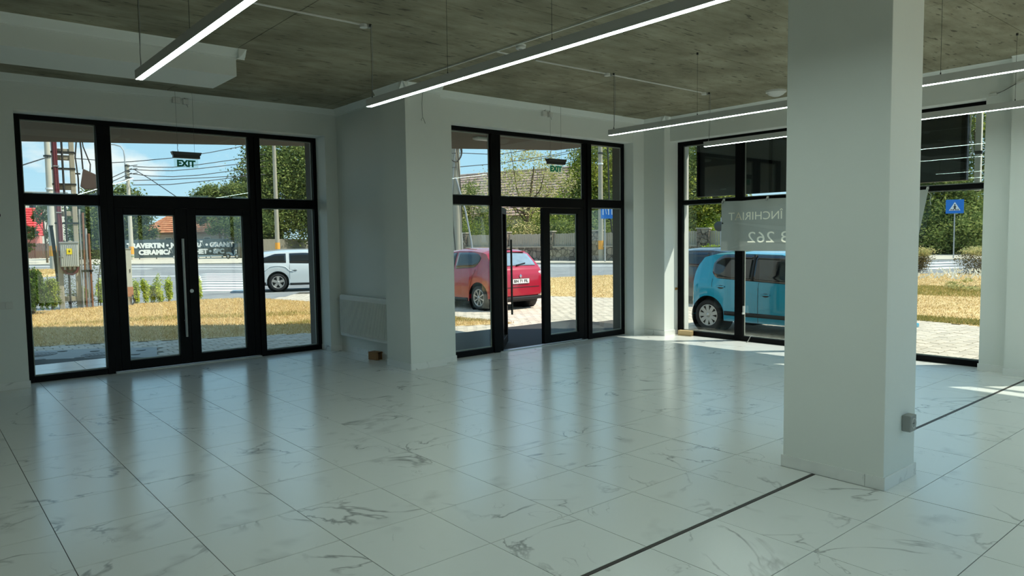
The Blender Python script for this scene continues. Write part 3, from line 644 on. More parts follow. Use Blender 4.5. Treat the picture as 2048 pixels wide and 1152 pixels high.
def carton(name, label, c, L_, W_, H_, rz, m1, m2):
    t = thing(name, label, 'box', c, rz); w = .005
    b = MB(); b.box(-L_/2, L_/2, -W_/2, -W_/2+w, 0, H_).box(-L_/2, L_/2, W_/2-w, W_/2, 0, H_).box(-L_/2, L_/2, -W_/2+w, W_/2-w, 0, w).box(-L_/2, L_/2, -W_/2+w, W_/2-w, H_-w, H_).box(-L_/2, -L_/2+w, -W_/2+w, W_/2-w, w, H_-w)
    b.build('carton_body', m1, t, local=True)
    MB().box(L_/2-.03, L_/2-.025, -W_/2+w, W_/2-w, w, H_*.8).build('inner_flap', m2, t, local=True)
    MB().box(L_/2-.002, L_/2+.03, -W_/2+.002, -W_/2+.006, .004, H_-.004).build('open_flap', m1, t, local=True)
carton('cardboard_box', 'small brown cardboard box on the floor under the radiator', (4.44, 2.945, 0), .17, .115, .11, math.radians(-78), CARD, pm('carton_painted_shade', (110, 80, 54), .9))  # inside board is a darker copy, shade painted into its colour
carton('cardboard_box', 'pale open ended carton on the floor at the shop window corner', (9.44, 1.33, 0), .24, .09, .085, math.radians(-82), CARDL, CARD)

# sockets and switches
t = thing('wall_socket', 'grey surface wall socket low on the white column', 'socket', (4.53, -4.11, .40))
MB().box(4.475, 4.575, -4.135, -4.079, .345, .455).build('socket_box', GPLAST, t, bevel=.006)
MB().lathe([(.036, 0), (.036, .006), (.03, .006), (.028, .001), (0, .001)], (4.525, -4.134, .40), (0, -1, 0), 20).build('socket_ring', pm('socket_face', (190, 192, 188), .5), t); MB().cyl((4.516, -4.1365, .40), (4.516, -4.134, .40), .004, n=8).cyl((4.534, -4.1365, .40), (4.534, -4.134, .40), .004, n=8).build('socket_hole', BLACK, t)
t = thing('light_switch', 'white four gang light switch plate at the left wall edge', 'switch', (.22, YF, .985))
MB().box(.045, .355, YF-.009, YF, .945, 1.03).build('plate', WPLAST, t, bevel=.003)
for k in range(4): MB().box(.056+k*.075, .118+k*.075, YF-.014, YF-.008, .957, 1.018).build('rocker', WPLAST, t, bevel=.002)
t = thing('round_wall_knob', 'round black sensor high on the left wall edge', 'knob', (.255, YF, 2.03))  # plain round black knob on the wall, a hook
MB().lathe([(0, .03), (.02, .03), (.034, .022), (.036, .012), (.03, 0)], (.255, YF, 2.03), (0, -1, 0), 20).build('knob_head', BLACK, t); MB().cyl((.255, YF, 2.03), (.255, YF-.006, 2.03), .012, n=12).build('knob_base', DSTEEL, t)

# banner on the shop window (translucent fabric, letters are lighter fabric seen from behind)
t = thing('rent_banner', 'grey translucent rent banner hung inside the shop window, lettering reversed', 'banner', (9.47, -.8, 1.43))
def banner():
    outline = [(.665, 2.222), (.66, 1.9), (.672, 1.43), (-2.02, 1.43), (-2.29, 1.62), (-2.35, 1.95), (-2.40, 2.222), (-1.3, 2.205), (-.13, 2.224), (.3, 2.21)]
    cu = bpy.data.curves.new('banner', 'CURVE'); cu.dimensions = '2D'; cu.fill_mode = 'BOTH'; cu.resolution_u = 3
    def place(s, x0, z0, w, hh, ref='EHI'):
        tc_ = bpy.data.curves.new('t', 'FONT'); tc_.body = s; tc_.offset = .045; tc_.resolution_u = 3
        ob = bpy.data.objects.new('t', tc_); COL.objects.link(ob); bpy.context.view_layer.objects.active = ob; ob.select_set(True)
        bpy.ops.object.convert(target='CURVE'); c2 = ob.data
        P = [[Vector(p.co[:3]) for p in sp.bezier_points] for sp in c2.splines]
        H1 = [[Vector(p.handle_left[:3]) for p in sp.bezier_points] for sp in c2.splines]; H2 = [[Vector(p.handle_right[:3]) for p in sp.bezier_points] for sp in c2.splines]
        r_, _ = textmesh(ref, bold=.045); ya, yb = r_[:, 1].min(), r_[:, 1].max()
        xa = min(p.x for q in P for p in q); xb = max(p.x for q in P for p in q); sx, sy = w/(xb-xa), hh/(yb-ya); res = []
        for q, q1, q2 in zip(P, H1, H2):
            f = lambda p: Vector((x0+(p.x-xa)*sx, z0+(p.y-ya)*sy, 0)); res.append([(f(p), f(a_), f(b_)) for p, a_, b_ in zip(q, q1, q2)])
        bpy.data.objects.remove(ob); return res
    spl = place('ÎNCHIRIAT', -.395, 1.905, .925, .135)+place('8 262', -.50, 1.55, .69, .185)
    def addpoly(c, pts):
        s_ = c.splines.new('POLY'); s_.points.add(len(pts)-1); s_.use_cyclic_u = True
        for p, q in zip(s_.points, pts): p.co = (q[0], q[1], 0, 1)
    def addbez(c, pts):
        s_ = c.splines.new('BEZIER'); s_.bezier_points.add(len(pts)-1); s_.use_cyclic_u = True
        for p, q in zip(s_.bezier_points, pts):
            p.handle_left_type = p.handle_right_type = 'FREE'; p.co, p.handle_left, p.handle_right = q
    def tomesh(c, name, mat, off, parent):
        ob = bpy.data.objects.new('c', c); COL.objects.link(ob); dg = bpy.context.evaluated_depsgraph_get()
        me = bpy.data.meshes.new_from_object(ob.evaluated_get(dg)); b = MB()
        def wv(p):
            y, z = p.x, p.y; w = .012*math.sin(y*4.1)*min(1, max(0, (2.25-z)*1.6)) + (.10*max(0, -2.0-y) if y < -2.0 else 0)
            return (9.470+off-w*.6, y, z)
        b.add([wv(v.co) for v in me.vertices], [tuple(p.vertices) for p in me.polygons]); bpy.data.objects.remove(ob)
        o = b.build(name, mat, parent); return o
    addpoly(cu, outline)
    for q in spl: addbez(cu, q)
    cloth = tomesh(cu, 'banner_cloth', BANNER, 0, t)
    cl = bpy.data.curves.new('letters', 'CURVE'); cl.dimensions = '2D'; cl.fill_mode = 'BOTH'; cl.resolution_u = 3
    for q in spl: addbez(cl, q)
    tag(tomesh(cl, 'banner_lettering', BANLET, 0, cloth), 'cream reversed lettering')
    for y, z in ((.635, 2.20), (-.13, 2.205), (-1.2, 2.19), (-2.37, 2.20), (.64, 1.87)):
        g_ = MB().lathe([(.005, 0), (.014, .001), (.014, .003), (.005, .004)], (9.466, y, z), (-1, 0, 0), 14).build('grommet', DSTEEL, cloth)
    for y in (.635, -.13, -1.2, -2.37): MB().tube([(9.463, y, 2.195), (9.455, y, 2.225), (9.47, y, 2.25), (9.505, y, 2.25)], .004, 6).box(9.495, 9.512, y-.012, y+.012, 2.228, 2.26).build('hook', WPLAST, t)
    MB().tube([(9.463, -2.38, 2.20), (9.46, -2.43, 2.15), (9.47, -2.41, 2.08), (9.46, -2.43, 2.02)], .003, 5).build('string', WPLAST, t)
banner()

# ------------------------------------------------------------------ OUTDOOR GROUND
GZ = -.12
def sheet(name, mat, poly, z, label, parent=None, z0=None):
    o = MB().prism(poly, z-.03 if z0 is None else z0, z).build(name, mat, parent)
    if parent is None: tag(o, label, kind='structure')
    return o
sheet('far_ground', FARG, [(-300, -300), (500, -300), (500, 500), (-300, 500)], GZ-.10, 'ground reaching to the horizon')
street = sheet('street', ASPH, [(-60, 4.8), (-60, 140), (-28, 140), (8.4, 74.7), (16.35, 64.7), (21.6, 56.8), (30.9, 38.3), (36.65, 26.8), (51.5, 13), (70, -8), (95, -40), (12, -40), (12, 4.8)], GZ-.035, 'grey asphalt street junction outside')
sheet('sidewalk', SIDE, [(-28, 140), (8.4, 74.75), (16.35, 64.75), (21.65, 56.85), (30.95, 38.3), (36.7, 26.8), (51.55, 13), (70, -8), (95, -40), (104, -32), (64, 16), (46, 34), (39, 54), (37, 85), (24, 108), (14, 130), (-10, 170)], GZ+.0, 'pale pavement on the far side of the street', z0=GZ-.1)
sheet('bounce_pavement', SIDE, [(-40, -8.85), (-40, -40), (12, -40), (12, -14), (9.95, -8.85)], GZ-.02, 'unseen pale pavement added behind the shop to bounce light')  # unseen sheet, added so sunlight bounces up into the room
pave = sheet('pavement', PAVB, [(-8, 4.5), (-8, 13.2), (1, 9.4), (8.4, 16), (10.2, 18.6), (13.5, 15.2), (16.2, 8), (15.6, 0), (14.9, -3), (14.4, -14), (9.9, -14), (9.9, 2.3), (5.1, 2.3), (5.1, 4.6)], GZ-.012, 'block paved forecourt outside the shop')
# pavers
def in_poly(x, y, poly):
    c = False; n = len(poly); j = n-1
    for i in range(n):
        if (poly[i][1] > y) != (poly[j][1] > y) and x < (poly[j][0]-poly[i][0])*(y-poly[i][1])/(poly[j][1]-poly[i][1])+poly[i][0]: c = not c
        j = i
    return c
LAWN1 = [(-8, 13.4), (1.1, 9.28), (5.5, 7.28), (9.3, 5.6), (8.95, 9.5), (8.66, 14.2), (8.14, 16.45), (7.64, 17.4), (6.5, 17.85), (4.7, 17.9), (2, 17.2), (-8, 15.2)]
LAWN2 = [(14.2, 11.6), (15.0, 9.6), (15.55, 8.1), (15.42, 0), (14.88, -1.6), (14.5, -14), (34, -14), (36.5, 4.2), (33.3, 6.5), (25.7, 17.1), (21.5, 17.9), (16.5, 14.5)]
SLAB = [(.1, 9.0), (1.95, 7.95), (2.68, 7.4), (2.36, 6.1), (1.73, 6.52), (.85, 7.0), (-.6, 7.8), (-1.2, 9.6)]
PAV = [(-3, 4.9), (-3, 11), (1.1, 9.25), (5.5, 7.25), (9.35, 5.5), (8.75, 14.2), (8.3, 16.2), (9.6, 17.8), (13.2, 14.8), (14.2, 11.5), (15.5, 8.1), (15.38, 0), (14.85, -1.6), (14.5, -8), (9.95, -8), (9.95, 2.65), (8.85, 3.0), (8.8, 4.3), (5.12, 4.3), (5.12, 5.0)]
cand = []
for i in range(int((16+3)/.24)):
    for j in range(int((18+8)/.165)):
        x, y = -3+i*.24+(.12 if j % 2 else 0), -8+j*.165
        if not in_poly(x, y, PAV) or in_poly(x, y, SLAB): continue
        if x < 2.45 and y < 6.9-.35*x and y < 6.6: continue
        p = Vector((x, y, GZ))-CAM; d = p.dot(_F); px = 1024+FPX*p.dot(_R2)/d; py = 576-FPX*p.dot(_U2)/d
        vis_ = (60 < px < 640 and py > 600) or (890 < px < 1250) or (1800 < px < 1990) or (1360 < px < 1480)
        cand.append((d if vis_ else d+100, x, y))
cand.sort(); pmesh = MB()
def pav(b, x, y, z):
    w, h, k = .1125, .0745, .008
    b.add([(x-w, y-h, z-.04), (x+w, y-h, z-.04), (x+w, y+h, z-.04), (x-w, y+h, z-.04), (x-w, y-h, z-.006), (x+w, y-h, z-.006), (x+w, y+h, z-.006), (x-w, y+h, z-.006), (x-w+k, y-h+k, z), (x+w-k, y-h+k, z), (x+w-k, y+h-k, z), (x-w+k, y+h-k, z)],
          [(0, 1, 5, 4), (1, 2, 6, 5), (2, 3, 7, 6), (3, 0, 4, 7), (4, 5, 9, 8), (5, 6, 10, 9), (6, 7, 11, 10), (7, 4, 8, 11), (8, 9, 10, 11)])
pb = MB(); pav(pb, 0, 0, 0); pme = pb.mesh('paver', PAVER)
for d_, x, y in cand[:300]:
    o = bpy.data.objects.new('paver', pme); COL.objects.link(o); o.parent = pave; o.location = (x, y, GZ+random.uniform(-.003, .004)); o.rotation_euler = (random.uniform(-.012, .012), random.uniform(-.012, .012), random.uniform(-.01, .01))
b = MB()
for d_, x, y in cand[300:]: pav(b, x, y, GZ+random.uniform(-.003, .004))
tag(b.build('pavers', PAVER, pave), kind='stuff')
# porch steps and concrete slab
st1 = struct('porch_step', 'pale tiled porch step outside the double door', (1, 5.5, -.05))
b = [(-3, 4.475), (4.29, 4.475), (4.29, 5.0), (2.15, 6.02), (1.73, 6.50), (.85, 7.0), (-.6, 7.75), (-3, 8.9)]
MB().prism(b, -.2, -.062).build('step_base', GROUT, st1)
for i in range(12):
    for j in range(8):
        x0, y0 = -3+i*.61, 4.475+j*.61; q = [(x0+.003, y0+.003), (x0+.605, y0+.003), (x0+.605, y0+.605), (x0+.003, y0+.605)]
        if all(in_poly(x, y, b) for x, y in q): MB().prism(q, -.062, -.05).build('step_tile', MARBLE, st1)
st2 = struct('porch_step', 'tiled porch step outside the open entrance door', (7, 3.3, -.03))
MB().box(5.13, 8.85, 2.28, 4.26, -.2, -.042).build('step_base', GROUT, st2)
for i in range(7):
    for j in range(4):
        x0, y0 = 5.13+i*.532, 2.28+j*.496; MB().box(x0+.002, x0+.530, y0+.002, y0+.494, -.042, -.03).build('step_tile', MARBLE, st2)
tag(MB().box(9.75, 10.45, 3.35, 3.9, GZ-.01, -.02).build('stone_step', SOFFIT), 'small grey step block beside the outer entrance pier', 'step')
slab = sheet('concrete_slab', pm('old_concrete', (164, 162, 156), .9, var=.15, scale=3), SLAB, GZ+.012, 'old concrete slab with utility covers outside the double door')
for x, y, lab in ((1.02, 7.92, 'round iron manhole cover in the concrete slab, left one'), (1.76, 7.2, 'round iron manhole cover in the concrete slab, right one')):
    t = thing('manhole_cover', lab, 'manhole cover', (x, y, GZ+.012), 0, 'manhole covers')
    MB().lathe([(.26, 0), (.26, .008), (.225, .008), (.222, .004), (.21, .004), (.205, .010), (0, .010)], (x, y, GZ+.010), (0, 0, 1), 28).build('cover_disc', pm('cast_iron', (112, 112, 110), .7, var=.2, scale=20), t)
    b = MB()
    for k in range(-3, 4): b.bar((x+k*.055, y-.16, GZ+.021), (x+k*.055, y+.16, GZ+.021), .02, .005)
    b.build('tread_rib', DSTEEL, t)
for k, (x, y, lab) in enumerate(((1.37, 8.06, 'small oval valve cover behind the left manhole'), (1.46, 7.06, 'small oval valve cover between manholes and porch'), (.96, 7.3, 'small oval valve cover before the left manhole'), (1.78, 7.66, 'small oval valve cover behind the right manhole'), (2.38, 7.2, 'small oval valve cover seen through the left door leaf, farther one'), (2.2, 6.78, 'small oval valve cover seen through the left door leaf, nearer one'))):
    tag(MB().lathe([(.075, 0), (.075, .01), (.055, .014), (0, .012)], (x, y, GZ+.010), (0, 0, 1), 16).build('valve_cover', DSTEEL), lab, 'valve cover', 'valve covers')

def blades(name, polys, n, h, w, mats, parent, cluster=0, z=GZ, box=None):
    for poly, nn in zip(polys, n):
        xs_ = [p[0] for p in poly]; ys_ = [p[1] for p in poly]
        x0, x1, y0, y1 = (min(xs_), max(xs_), min(ys_), max(ys_)) if box is None else box
        pts = np.column_stack([RNG.uniform(x0, x1, nn*3), RNG.uniform(y0, y1, nn*3)])
        pts = np.array([p for p in pts if in_poly(p[0], p[1], poly)])[:nn]; k = len(pts)
        a = RNG.uniform(0, 2*PI, k); hh = RNG.uniform(.5, 1.2, k)*h; ww = w*RNG.uniform(.6, 1.3, k); ln = RNG.uniform(-.9, .9, (k, 2))*hh[:, None]
        v = np.empty((k, 3, 3)); v[:, 0, :2] = pts-np.column_stack([np.cos(a), np.sin(a)])*ww[:, None]; v[:, 1, :2] = pts+np.column_stack([np.cos(a), np.sin(a)])*ww[:, None]; v[:, 0, 2] = v[:, 1, 2] = z
        v[:, 2, :2] = pts+ln; v[:, 2, 2] = z+hh
        me = fastmesh(name, v.reshape(-1, 3), 3, mats)
        o = bpy.data.objects.new(name, me); COL.objects.link(o); o.parent = parent; o['kind'] = 'stuff'
lawn1 = sheet('lawn', SOIL, LAWN1, GZ+.0, 'dry yellow lawn outside the double door', z0=GZ-.1)
lawn2 = sheet('lawn', SOIL, LAWN2, GZ+.0, 'wide dry lawn beyond the forecourt paving', z0=GZ-.1)
blades('dry_grass', [LAWN1], [80000], .05, .0065, LEAF['grass'], lawn1, box=(.5, 9.3, 5.5, 18))
blades('green_grass', [[(5.5, 9.2), (7.8, 7.6), (9.2, 6.2), (8.9, 8.0), (7, 9.6)], [(1, 13.2), (4, 12), (8, 10), (8, 11), (4, 13.2)]], [6000, 4500], .06, .007, LEAF['grassg'], lawn1)
blades('dry_grass', [LAWN2], [90000], .045, .009, LEAF['grass'], lawn2, box=(14.2, 36, -5, 18))
blades('green_grass', [[(15.45, 2), (16.1, 2), (15.9, -1.5), (15.0, -2)], [(21.5, 3.4), (25.5, 4.2), (26, 0), (22, -.4)]], [4500, 9000], .07, .009, LEAF['grassg'], lawn2)
blades('wild_flower', [[(24.5, 4.0), (32, 5.6), (33, 3.2), (26, 2.2)]], [150], .16, .04, LEAF['white'], lawn2, z=GZ+.25)
isl = sheet('lawn', SOIL, [(6.9, 56.5), (7.9, 54.8), (7.4, 49.5), (6.3, 44.2), (5.2, 43.2), (4.4, 47), (5.2, 53)], GZ+.04, 'dry grass traffic island in the street', z0=GZ-.1)
blades('dry_grass', [[(6.7, 56), (7.7, 54.5), (7.2, 49.5), (6.1, 44.6), (5.0, 44), (4.6, 47), (5.3, 53)]], [2600], .12, .03, LEAF['grass'], isl, z=GZ+.04)
# road markings
mk = thing('road_marking', 'white painted lines and crossing stripes on the street', 'road marking', (12, 40, GZ))
zr = GZ-.033
def stripe(p0, p1, w, name='painted_line'): MB().bar((p0[0], p0[1], zr), (p1[0], p1[1], zr), w, .008).build(name, WHITEP, mk)
stripe((-4, 93), (22.5, 44), .75); stripe((11.13, 55.24), (13.2, 51.7), .6); stripe((14.6, 49.3), (17.5, 44.2), .5)
stripe((27.5, 36.7), (36.5, 20), .55); stripe((-6, 84), (6, 63), .5)
for (a, b_) in (((12.95, 38.59), (14.52, 36.21)), ((12.10, 35.83), (13.58, 33.60)), ((11.36, 33.38), (12.77, 31.34)), ((10.71, 31.24), (12.05, 29.32)), ((9.96, 28.79), (11.23, 27.06)), ((9.32, 26.70), (10.53, 25.10)), ((8.75, 24.83), (9.90, 23.34)), ((8.24, 23.16), (9.34, 21.78))): stripe(a, (b_[0]+.3, b_[1]-.45), .75, 'crossing_stripe')
stripe((8.8, 40.2), (11.95, 36.2), .55); stripe((11.95, 36.2), (10.1, 29.8), .3)
for i, (a, b_) in enumerate((((46.2, 10.9), (48.8, 10.2)), ((42.5, 9.7), (44.6, 9.0)), ((38.9, 8.3), (41.2, 7.7)))): stripe(a, b_, 1.0, 'crossing_stripe')
MB().bar((30.9, 38.3, GZ-.02), (36.65, 26.8, GZ-.02), .25, .16).bar((36.65, 26.8, GZ-.02), (51.5, 13, GZ-.02), .25, .16).bar((21.6, 56.8, GZ-.02), (30.9, 38.3, GZ-.02), .25, .16).bar((8.4, 74.7, GZ-.02), (21.6, 56.8, GZ-.02), .25, .12).build('kerb', CONC, street)

# dark board mounted outside above the shop window
t = thing('sign_board', 'large black board mounted outside across the upper shop window panes', 'board', (9.86, -.65, 2.9))
bd = MB().box(9.83, 9.91, -2.70, 1.38, 2.335, 3.6).build('board_panel', pm('board_black', (22, 24, 25), .45, var=.1), t, bevel=.004)
for y in (1.36, .02, -1.32, -2.66): MB().box(9.815, 9.832, y-.025, y+.025, 2.34, 3.55).build('board_batten', ALU, bd)
t = thing('drain_pipe', 'pale vertical pipe with dangling cable outside the shop window', 'pipe', (9.97, -2.79, 2.4))
MB().box(9.93, 9.99, -2.825, -2.755, 2.2, 3.6).build('pipe_shaft', JAMB, t, bevel=.008)
MB().tube([(9.92, -2.72, 3.3), (9.92, -2.70, 2.95), (9.92, -2.74, 2.7), (9.93, -2.70, 2.62), (9.93, -2.76, 2.60), (9.93, -2.80, 2.66)], .008, 6).tube([(9.92, -2.68, 3.1), (9.92, -2.67, 2.4), (9.92, -2.66, 2.36)], .006, 6).build('cable_loop', WPLAST, t); MB().box(9.92, 9.96, -2.84, -2.76, 2.66, 2.70).build('clamp', DSTEEL, t)
t = thing('soffit_lamp', 'white rectangular lamp on the soffit above the entrance', 'ceiling lamp', (6.57, 3.14, 3.27))
MB().box(6.42, 6.73, 3.06, 3.20, 3.255, 3.29).build('lamp_body', WPLAST, t, bevel=.008); MB().box(6.45, 6.70, 3.08, 3.18, 3.245, 3.257).build('lamp_cover', pm('lamp_cover', (232, 232, 228), .4), t)

# ------------------------------------------------------------------ CARS
GLASSC = pm('dark_car_glass', (26, 30, 33), .05, spec=.6, var=.2, coat=.3)
TRIM = pm('black_car_trim', (22, 22, 23), .55)
LAMP = pm('red_tail_lamp', (150, 24, 34), .2, coat=.5)
PLATE = pm('number_plate', (232, 234, 230), .5)
SILV = pm('silver_alloy', (186, 186, 182), .35, metal=.5)
def car(name, label, loc, rz, paint, S):
    t = thing(name, label, 'car', (loc[0], loc[1], GZ), rz)
    top, belt, plan, wb, R = S['top'], S['belt'], S['plan'], S['wb'], S['R']
    ip = lambda tb, x: float(np.interp(x, [p[0] for p in tb], [p[1] for p in tb]))
    x0, x1 = top[0][0], top[-1][0]; ra = R+.065; H = max(p[1] for p in top)
    X = set(np.linspace(x0, x1, 64)); X |= {p[0] for p in top}
    for cx in (0, wb):
        for a in np.linspace(0, PI, 15): X.add(cx+ra*math.cos(a))
        X.add(cx-ra-.002); X.add(cx+ra+.002)
    for i in range(len(top)-1):
        if abs(top[i+1][1]-top[i][1]) > .1:
            for k in range(1, 5): X.add(top[i][0]+(top[i+1][0]-top[i][0])*k/5)
    X = sorted(x for x in X if x0 <= x <= x1); X = [x for i, x in enumerate(X) if i == 0 or x-X[i-1] > .0015]
    def sec(x):
        zt = ip(top, x); w = ip(plan, x); z0 = ip(S['bottom'], x)
        for cx in (0, wb):
            if abs(x-cx) < ra: z0 = max(z0, R+math.sqrt(max(0, ra*ra-(x-cx)**2)))
        zb = min(ip(belt, x), zt-.035); g = max(0, zt-zb); z0 = min(z0, zb-.03)
        wr = w-.045-.27*g
        k = min(1, g/.35)
        return [(w-.12, z0), (w-.015, z0+.015), (w, z0+.45*(zb-z0)), (w-.012, zb-.07*(1 if zb-.07 > z0+.05 else .3)), (w-.035, zb), (w-.04-.13*g, zb+.5*g), (wr, zt-S.get('edge', .065)*k), (wr-.16*k-.03, zt-.012*k), (0, zt+.02*k)]
    b = MB(); n = 9; vs_ = []
    for x in X:
        s = sec(x); vs_ += [(x, y, z) for y, z in s]+[(x, -y, z) for y, z in s[:-1][::-1]]
    m = 17; f = []
    for i in range(len(X)-1):
        for k in range(m-1): f.append((i*m+k, i*m+k+1, (i+1)*m+k+1, (i+1)*m+k))
    f.append(tuple(range(m))[::-1]); f.append(tuple(range((len(X)-1)*m, len(X)*m)))
    b.add(vs_, f, True)
    body = b.build('body', paint, t, local=True)
    es = body.modifiers.new('edge', 'EDGE_SPLIT'); es.split_angle = math.radians(38)
    MB().box(x0+.12, x1-.12, -(ip(plan, 0)-.27), ip(plan, 0)-.27, .20, .62).build('underbody', TRIM, t, local=True)
    def P(x, v, off, sd):
        s = sec(x); a, c, d = s[4], s[5], s[6]
        y, z = (a[0]+(c[0]-a[0])*v*2, a[1]+(c[1]-a[1])*v*2) if v < .5 else (c[0]+(d[0]-c[0])*(v*2-1), c[1]+(d[1]-c[1])*(v*2-1))
        return (x, sd*(y+off), z+off*.25)
    def sideglass(xa, xb, lo, hi, sd, mat=GLASSC, name='side_window', off=.006, nx=14):
        bb = MB(); g_ = []; nv = 4
        for i in range(nx+1):
            x = xa+(xb-xa)*i/nx; u = i/nx
            l_, h_ = lo(u), hi(u)
            for j in range(nv+1): g_.append(P(x, l_+(h_-l_)*j/nv, off, sd))
        ff = [(i*(nv+1)+j, (i+1)*(nv+1)+j, (i+1)*(nv+1)+j+1, i*(nv+1)+j+1) for i in range(nx) for j in range(nv)]
        bb.add(g_, ff if sd < 0 else [q[::-1] for q in ff], True); o = bb.build(name, mat, t, local=True)
        s_ = o.modifiers.new('thick', 'SOLIDIFY'); s_.thickness = .01; s_.offset = -1; return o
    def endglass(xa, xb, ky, name='rear_window', mat=GLASSC, off=.01, nx=10, ny=12):
        bb = MB(); g_ = []
        za, zb_ = ip(top, xa), ip(top, xb); ln = math.hypot(xb-xa, zb_-za); nx_, nz_ = -(zb_-za)/ln, (xb-xa)/ln
        if nz_ < 0: nx_, nz_ = -nx_, -nz_
        for i in range(nx+1):
            x = xa+(xb-xa)*i/nx; s = sec(x)
            for j in range(ny+1):
                y = (2*j/ny-1)*ky*s[6][0]; a = abs(y)
                z = np.interp(a, [0, s[7][0], s[6][0]], [s[8][1], s[7][1], s[6][1]]); g_.append((x+off*nx_, y, z+off*nz_))
        ff = [(i*(ny+1)+j, (i+1)*(ny+1)+j, (i+1)*(ny+1)+j+1, i*(ny+1)+j+1) for i in range(nx) for j in range(ny)]
        bb.add(g_, ff, True); o = bb.build(name, mat, t, local=True)
        s_ = o.modifiers.new('thick', 'SOLIDIFY'); s_.thickness = .012; s_.offset = 0; return o
    def lowside(x, k, off, sd):      # point on the lower body side, k 0 sill .. 1 belt
        s = sec(x); q = [s[1], s[2], s[3], s[4]]; zz = [p[1] for p in q]; z = zz[0]+(zz[-1]-zz[0])*k
        return (x, sd*(np.interp(z, zz, [p[0] for p in q])+off), z)
    def seam(x, sd, k0=0.02, k1=1, dx=0):
        bb = MB(); pts = [lowside(x+dx*math.sin(PI*.5*i/8), k0+(k1-k0)*i/8, .001, sd) for i in range(9)]; bb.tube(pts, .004, 5); bb.build('door_seam', TRIM, t, local=True)
    def sidestrip(xa, xb, k0, k1, sd, mat, name, off=.012):
        bb = MB(); nx = 16; g_ = []
        for i in range(nx+1):
            x = xa+(xb-xa)*i/nx; zt_ = None
            for k in (k0, k1): g_.append(lowside(x, k, off, sd))
        ff = [(2*i, 2*i+2, 2*i+3, 2*i+1) for i in range(nx)]; bb.add(g_, ff if sd < 0 else [q[::-1] for q in ff], True); o = bb.build(name, mat, t, local=True)
        s_ = o.modifiers.new('thick', 'SOLIDIFY'); s_.thickness = .014; s_.offset = -1; return o
    def handle(x, k, sd):
        p = lowside(x, k, .012, sd); h_ = MB().box(p[0]-.09, p[0]+.09, p[1]-.012, p[1]+.012, p[2]-.014, p[2]+.014).build('door_handle', S.get('hmat', paint), t, local=True, bevel=.008)
        MB().sphere((p[0], p[1]-sd*.012, p[2]-.01), (.07, .012, .035), 10, 6).build('handle_recess', TRIM, h_, local=True)
    # wheels
    for cx in (0, wb):
        for sd in (1, -1):
            yo = sd*(ip(plan, cx)-.03); ax = (0, sd, 0); ww = .2
            w_ = MB().lathe([(R*.62, -ww), (R*.92, -ww), (R, -ww+.03), (R, -.035), (R*.95, -.005), (R*.80, 0), (R*.68, -.012), (R*.66, -.05)], (cx, yo, R), ax, 32).build('wheel', RUBBER, t, local=True)
            rb = MB().lathe([(R*.70, -.012), (R*.68, -.004), (R*.63, -.012), (R*.62, -.06)], (cx, yo, R), ax, 32).lathe([(0, -.004), (R*.14, -.006), (R*.17, -.02), (R*.17, -.05)], (cx, yo, R), ax, 16)
            ns, sw, dbl = S['spokes']
            for k in range(ns):
                for dd in ((-1, 1) if dbl else (0,)):
                    a = 2*PI*k/ns+.3; a0, a1 = a+dd*.10, a+dd*.24 if dbl else a
                    p0 = Vector((cx+R*.13*math.cos(a0), yo-sd*.014, R+R*.13*math.sin(a0))); p1 = Vector((cx+R*.655*math.cos(a1), yo-sd*.010, R+R*.655*math.sin(a1)))
                    d = (p1-p0); u = d.normalized(); q = Vector((-u.z, 0, u.x)); rb.add([p0-q*sw*.45, p0+q*sw*.45, p1+q*sw*.6, p1-q*sw*.6, p0-q*sw*.45-Vector((0, sd*.03, 0)), p0+q*sw*.45-Vector((0, sd*.03, 0)), p1+q*sw*.6-Vector((0, sd*.03, 0)), p1-q*sw*.6-Vector((0, sd*.03, 0))], [(0, 1, 2, 3), (7, 6, 5, 4), (0, 4, 5, 1), (1, 5, 6, 2), (2, 6, 7, 3), (3, 7, 4, 0)])
            rb.build('rim', SILV, w_, local=True)
            MB().lathe([(0, -.055), (R*.63, -.055), (R*.63, -.12), (0, -.12)], (cx, yo, R), ax, 20).build('brake_disc', DSTEEL, w_, local=True)
            bb = MB(); pts = [(cx+(ra+.004)*math.cos(a), sd*(ip(plan, cx+(ra)*math.cos(a))-.004), R+(ra+.004)*math.sin(a)) for a in np.linspace(.02, PI-.02, 20)]
            if S.get('archtrim'): bb.tube(pts, .022, 6).build('arch_trim', TRIM, t, local=True)
            wl = MB().lathe([(ra, 0), (ra, -.34), (0, -.34)], (cx, sd*(ip(plan, cx)-.02), R), ax, 28).build('wheel_well', BLACK, t, local=True)
    return t, dict(P=P, sec=sec, sideglass=sideglass, endglass=endglass, seam=seam, strip=sidestrip, handle=handle, low=lowside, ip=ip, top=top)
def lampblock(t, c, r, mat=LAMP, name='tail_lamp'): return MB().sphere(c, r, 12, 8).build(name, mat, t, local=True)

